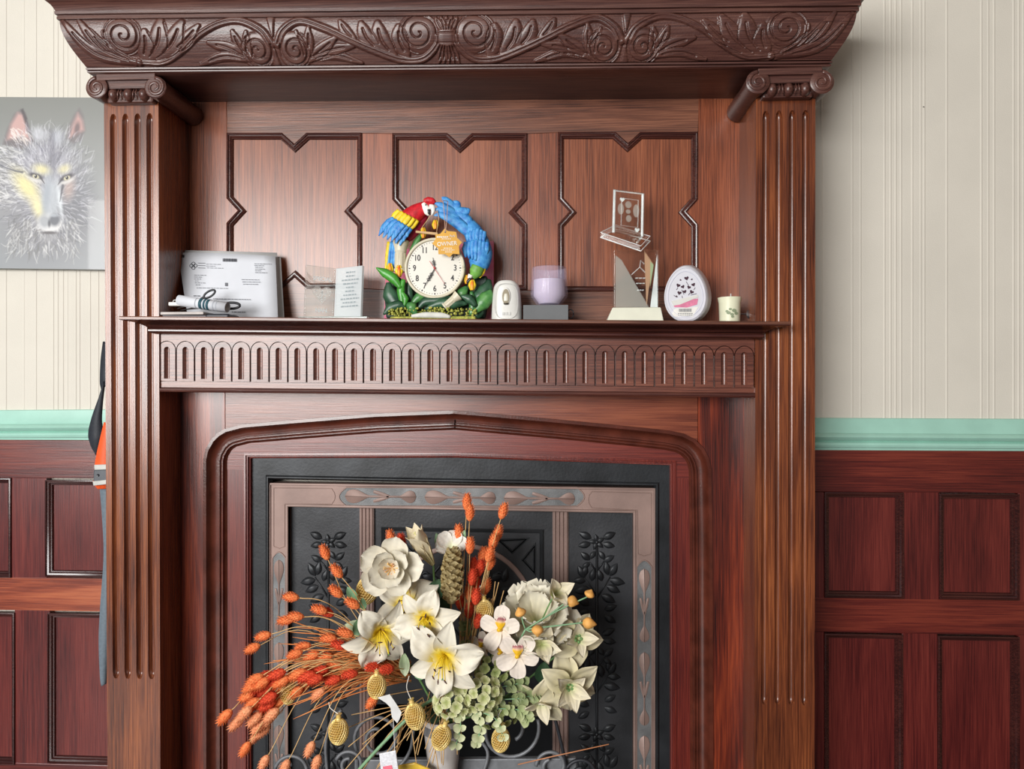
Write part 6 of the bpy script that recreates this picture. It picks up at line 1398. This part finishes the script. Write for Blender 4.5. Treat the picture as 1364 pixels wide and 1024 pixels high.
# ---------------------------------------------------------------- orange dried canary grass
ORM = [plain('dried_orange', (226, 106, 52), .8, 0, .2, 200, col2=(240, 142, 84)), plain('dried_red', (196, 54, 32), .8, 0, .2, 200, col2=(226, 84, 46)), plain('dried_peach', (230, 140, 96), .8, 0, .2, 200, col2=(242, 170, 124))]
def grass_head_mesh(name, m, seed):
    rs = random.Random(seed); mb = MB(); V, Fc = loft([(0, 0, t) for t in (0, .1, .3, .55, .8, .95, 1.0)], [.06, .19, .28, .27, .19, .09, .02], 10); mb.add(V, Fc)
    for k in range(74):
        t = .02+.9*k/73; a = k*2.39996; r = np.interp(t, [0, .1, .3, .55, .8, 1], [.08, .19, .28, .27, .19, .06]); d = Vector((math.cos(a), math.sin(a), 0)); s = Vector((-d.y, d.x, 0)); b = d*r*.86+Vector((0, 0, t)); tip = d*(r*1.0+.11)+Vector((0, 0, t+.17+rs.uniform(-.03, .03)))
        mb.add([b-s*.055, b+s*.055, b+Vector((0, 0, .1))+d*.05, tip], [(0, 1, 3), (1, 2, 3), (2, 0, 3)])
    me = bpy.data.meshes.new(name); me.from_pydata([tuple(v) for v in mb.V], [], mb.F); me.materials.append(m); return me
GH = [grass_head_mesh('seed_head', m, k) for k, m in enumerate(ORM)]
STRAW = plain('straw', (206, 162, 104), .7, 0, .2, 60, col2=(224, 186, 130)); STRO = plain('orange_straw', (214, 122, 62), .7, 0, .2, 60, col2=(226, 150, 90))
def canary(label, tip, L, w, ci, root_px, bow, Y, group):
    """head centred on tip; stem bows from the root"""
    hx, hy = tip; rx, ry = root_px
    q0 = P(rx, ry, -.05); mx_, my_ = rx+(hx-rx)*.62, ry+(hy-ry)*.62-bow
    qm = P(mx_, my_, Y*.8-.01); qe = P(hx, hy, Y); d = None
    pts = spline([q0, qm, qe], 7); d = (pts[-1]-pts[-3]).normalized(); mm = mpp(hx, Y); Lm = L*mm
    base = qe-d*Lm*.5; pts = [p for p in pts if (p-qe).length > Lm*.5]+[base]
    root = thing('dried_seed_stem', label, 'seed stem', q0, group)
    obj('stem', *loft(pts, [.0008]*len(pts), 5), STRAW, root, smooth=True)
    put('seed_head', GH[ci], root, Matrix.Translation(base) @ basis(d) @ Matrix.Diagonal((w*mm*3.4, w*mm*3.4, Lm*1.05, 1)))
left = [(433, 736, 0, -18), (449, 761, 0, 10), (448, 788, 0, 10), (388, 795, 0, 28), (470, 804, 0, 12), (426, 812, 0, 16), (435, 815, 1, 12), (394, 821, 0, 24), (381, 826, 0, 26), (351, 847, 0, 30), (337, 863, 0, 38), (393, 871, 0, 26), (415, 873, 0, 18), (438, 850, 0, 14), (461, 843, 0, 10), (452, 859, 1, 8), (433, 875, 0, 10),
        (340, 905, 0, 32), (363, 908, 1, 26), (330, 926, 0, 36), (351, 922, 1, 26), (375, 908, 0, 24), (344, 937, 0, 30), (364, 941, 2, 28), (358, 930, 1, 22), (300, 954, 0, 52), (315.5, 962, 2, 48), (326, 950, 2, 46), (340, 957, 2, 44), (353, 962, 2, 40), (342, 979, 2, 50), (327, 997, 0, 66), (352, 1015, 2, 64), (380, 1021, 2, 60), (413, 997, 2, 54), (422, 1015, 2, 58),
        (433, 900, 1, 12), (420, 905, 1, 14), (444, 906, 1, 10), (393, 922, 0, 26), (403, 916, 0, 20), (397, 898, 0, 18), (424, 924, 2, 22), (445, 886, 0, 8), (516, 891, 1, 2), (497, 888, 1, 4), (370, 925, 0, 28), (348, 910, 0, 30), (336, 938, 0, 36), (360, 916, 1, 26), (412, 890, 0, 14), (466, 898, 1, 6), (496, 934, 0, 4),
        (353, 901, 1, 28), (369, 898, 1, 22), (345, 915, 1, 30), (379, 917, 0, 22), (335, 914, 0, 34), (357, 938, 1, 26), (371, 935, 0, 24), (349, 949, 2, 34), (362, 952, 2, 30), (345, 967, 2, 46), (352, 972, 2, 42), (409, 901, 1, 14), (427, 893, 1, 10), (404, 861, 0, 20)]
TONE = ('orange', 'deep red', 'peach')
def where_left(x, y):
    return ('above the straw left of the magnolia' if y < 830 and x > 420 else 'arching high over the bronze frame' if y < 880 and x < 420 else 'hanging lowest over the hearth' if y > 970 else 'at the tip of the drooping fan' if x < 380 else 'in the thick straw near the lilies')
def where_up(x, y):
    return 'on a tall stalk above the pine cone' if y < 715 and x > 560 else 'beside the top of the magnolia' if x < 560 else 'in the upright bunch behind the pine cone'
up = [(622, 669, 0, 40), (626, 683, 0, 8), (670, 681, 0, 46), (663, 711, 0, 4), (657, 722, 0, 4), (652, 738, 0, 3), (643, 740, 0, 2), (653, 749, 0, 3), (626, 727, 0, 2), (631, 754, 1, 2), (639, 757, 1, 2), (629, 769, 1, 0), (647, 782, 0, 4), (625, 789, 0, 0), (634, 795, 1, 0), (613, 801, 1, 0), (625, 813, 1, 0), (637, 827, 1, 0), (634, 775, 1, 0), (521, 717, 0, 12), (535, 722, 1, 6), (611, 710, 0, 0)]
ORD = ['leftmost', 'second from the left', 'third from the left', 'fourth from the left', 'fifth from the left', 'sixth from the left', 'seventh from the left', 'eighth from the left', 'ninth from the left', 'tenth from the left', 'eleventh from the left', 'twelfth from the left', 'thirteenth from the left', 'fourteenth from the left', 'fifteenth from the left', 'sixteenth from the left']
heads = [(x, y, ci, bow, k, where_left(x, y), 0) for k, (x, y, ci, bow) in enumerate(left)]+[(x, y, ci, bow, k, where_up(x, y), 1) for k, (x, y, ci, bow) in enumerate(up)]
for (x, y, ci, bow, k, wh, isup) in heads:
    same = sorted(h[:2] for h in heads if h[2] == ci and h[5] == wh); lab = TONE[ci]+' seed head '+wh
    if len(same) > 1: lab += ', '+ORD[same.index((x, y))]
    if isup: canary(lab, (x, y), 22, 5.8, ci, (612+(k % 5)*3, 900) if x > 560 else (560, 880), bow*.3, -.045-.02*(k % 3), TONE[ci]+' seed heads '+wh)
    else:
        big = 24 if 880 < y < 970 and x < 420 else 21
        canary(lab, (x, y), big, 6.0+(.8 if big > 22 else 0), ci, (528+(k % 5)*5, 893+(k % 4)*5), bow, -.10-.05*((k*7) % 10)/10, TONE[ci]+' seed heads '+wh)
# loose straw
rs = random.Random(9); ms_ = MB()
for k in range(130):
    x1, y1 = 528+rs.uniform(-10, 20), 892+rs.uniform(-14, 16); a = rs.uniform(-.55, .5); L = rs.uniform(60, 175); x0, y0 = x1-L*math.cos(a), y1+L*math.sin(a)*.7+rs.uniform(-4, 10); Y0 = rs.uniform(-.14, -.06)
    pts = spline([P(x1, y1, -.06), P((x0+x1)/2, (y0+y1)/2-rs.uniform(2, 16), (Y0-.06)/2), P(x0, y0, Y0)], 4); V, Fc = loft(pts, [.0012]*(len(pts)-1)+[.0003], 4); ms_.add(V, Fc)
o = ms_.build('dried_straw', STRO, None, smooth=True); tag(o, 'tangle of orange dried straw among the seed heads', 'straw'); o['kind'] = 'stuff'
ms_ = MB()
for k in range(34):
    x1, y1 = 560+rs.uniform(-20, 50), 925+rs.uniform(-10, 20); x0, y0 = x1+rs.uniform(-110, 30), y1+rs.uniform(10, 110); pts = spline([P(x1, y1, -.07), P((x0+x1)/2, (y0+y1)/2-rs.uniform(0, 12), -.09), P(x0, y0, -.10)], 4); V, Fc = loft(pts, [.0009]*len(pts), 4); ms_.add(V, Fc)
for k in range(22):
    x1 = 618+rs.uniform(-6, 26); x0 = x1+rs.uniform(-20, 34); pts = [P(x1, 900, -.05), P((x0+x1)/2, 840, -.05), P(x0, rs.uniform(770, 830), -.055)]; V, Fc = loft(pts, .0008, 4); ms_.add(V, Fc)
o = ms_.build('dried_stalks', STRAW, None, smooth=True); tag(o, 'thin pale dried stalks hanging around the vase', 'straw'); o['kind'] = 'stuff'
o = obj('straw', *loft([P(690, 1018, -.05), P(733, 1008, -.06), P(811, 991, -.07)], .0011, 5), plain('copper_straw', (196, 132, 92), .5), smooth=True); tag(o, 'single copper coloured straw sticking out over the iron scroll', 'straw')
# thick plastic stem
o = obj('flower_stem', *loft(spline([P(470, 1034, -.12), P(510, 990, -.12), P(548, 952, -.115), P(585, 925, -.08)], 6), .0030, 8), STM, smooth=True); tag(o, 'bare pale green flower stem leaning diagonally out of the bouquet', 'stem')
# ---------------------------------------------------------------- golden mesh baubles
GM = plain('gold_mesh', (222, 190, 104), .45, .2, .15, 120, col2=(240, 216, 150)); GI = plain('gold_inner', (196, 150, 66), .6, .1, .15, 90)
def bauble_mesh():
    V, Fc = ball((0, 0, 0), 1.0, 1.0, 1.32, 22, 16); V = [Matrix.Rotation(v.z*.5, 3, 'Z') @ v for v in V]
    me = bpy.data.meshes.new('mesh_shell'); me.from_pydata([tuple(v) for v in V], [], Fc); me.materials.append(GM); return me
BMm = bauble_mesh()
def bauble(label, c, r, Y, tilt, hang):
    q = P(*c, Y); s = r*mpp(c[0], Y); root = thing('bauble', label, 'bauble', q, 'gold mesh baubles in the bouquet'); B = Matrix.Translation(q) @ Matrix.Rotation(math.radians(tilt), 4, 'Y')
    o = put('mesh_shell', BMm, root, B @ Matrix.Diagonal((s, s, s, 1))); w = o.modifiers.new('wire', 'WIREFRAME'); w.thickness = .11; w.use_even_offset = False
    obj('inner_core', *[(lambda V, F_: ([B @ (v*s*.8) for v in V], F_))(*ball((0, 0, 0), 1, 1, 1.25, 12, 8))][0], GI, root, smooth=True)
    V, Fc = lathe([(.34, 1.25), (.26, 1.45), (.3, 1.55), (.2, 1.62), (.34, 1.85)], 10); obj('crown', [B @ (v*s) for v in V], Fc, GM, root, smooth='auto')
    top = B @ Vector((0, 0, 1.8*s)); obj('thread', *loft(spline([top, top.lerp(P(*hang, Y+.01), .5)+Vector((-.006, 0, 0)), P(*hang, Y+.01)], 4), .0007, 5), plain('white_thread', (226, 222, 214), .6) if 'white_thread' not in bpy.data.materials else bpy.data.materials['white_thread'], root)
for lb, c_, r_, Y_, t_, hg in (('gold mesh bauble hanging lowest among the orange grass', (451, 974), 12.8, -.14, 0, (438, 935)), ('gold mesh bauble under the crinkled lily', (502, 914), 12.2, -.13, 0, (508, 880)), ('gold mesh bauble hanging between white tag and vase', (553, 954), 13, -.135, -14, (545, 900)),
                           ('gold mesh bauble in front of the vase', (588, 982), 12.6, -.14, 16, (610, 950)), ('brown-gold bauble right of the vase against the iron scroll', (667, 985), 12, -.115, 5, (668, 945)), ('gold mesh bauble peeping out below the magnolia', (489, 786), 14, -.075, 10, (480, 760)),
                           ('gold mesh bauble between the red grass and orchids', (646, 814), 11.5, -.075, -5, (640, 780)), ('pale gold bauble hidden in the orange seed heads', (384, 922), 11.5, -.11, 5, (395, 890))): bauble(lb, c_, r_, Y_, t_, hg)
# ---------------------------------------------------------------- paper tags
tgm = plain('tag_white', (218, 218, 216), .6)
pt = thing('paper_tag', 'white folded paper tag hanging on a thread beside the vase', 'tag', P(522, 940, -.14))
V, Fc = pprism([(503, 929), (519, 924.5), (527, 936), (535, 949), (532, 958), (529, 963), (522, 955), (520, 942), (514, 936)], -.142, -.1412)
obj('card', V, Fc, tgm, pt); obj('thread', *loft([P(522, 926, -.138), P(524, 960, -.136), P(526, 1003, -.136)], .0006, 5), tgm, pt)
pk = thing('price_packet', 'small printed plastic packet hanging at the bottom of the bouquet', 'packet', P(518, 1022, -.136))
obj('sachet', *pprism([(505, 1004), (527, 999.5), (532, 1034), (508, 1036)], -.138, -.135), plain('clear_sachet', (222, 222, 228), .25, 0, .15, 300), pk, bevel=.001)
obj('pink_print', *pprism([(510, 1021), (522, 1019), (524, 1028), (511, 1030)], -.1386, -.137), plain('pink_print', (226, 110, 130), .5), pk)
o = obj('yellow_packet', *pprism([(530, 1020), (552, 1016), (576, 1026), (574, 1040), (532, 1040)], -.10, -.095), plain('yellow_plastic', (222, 184, 60), .4), bevel=.002); tag(o, 'yellow packet edge at the foot of the vase', 'packet')
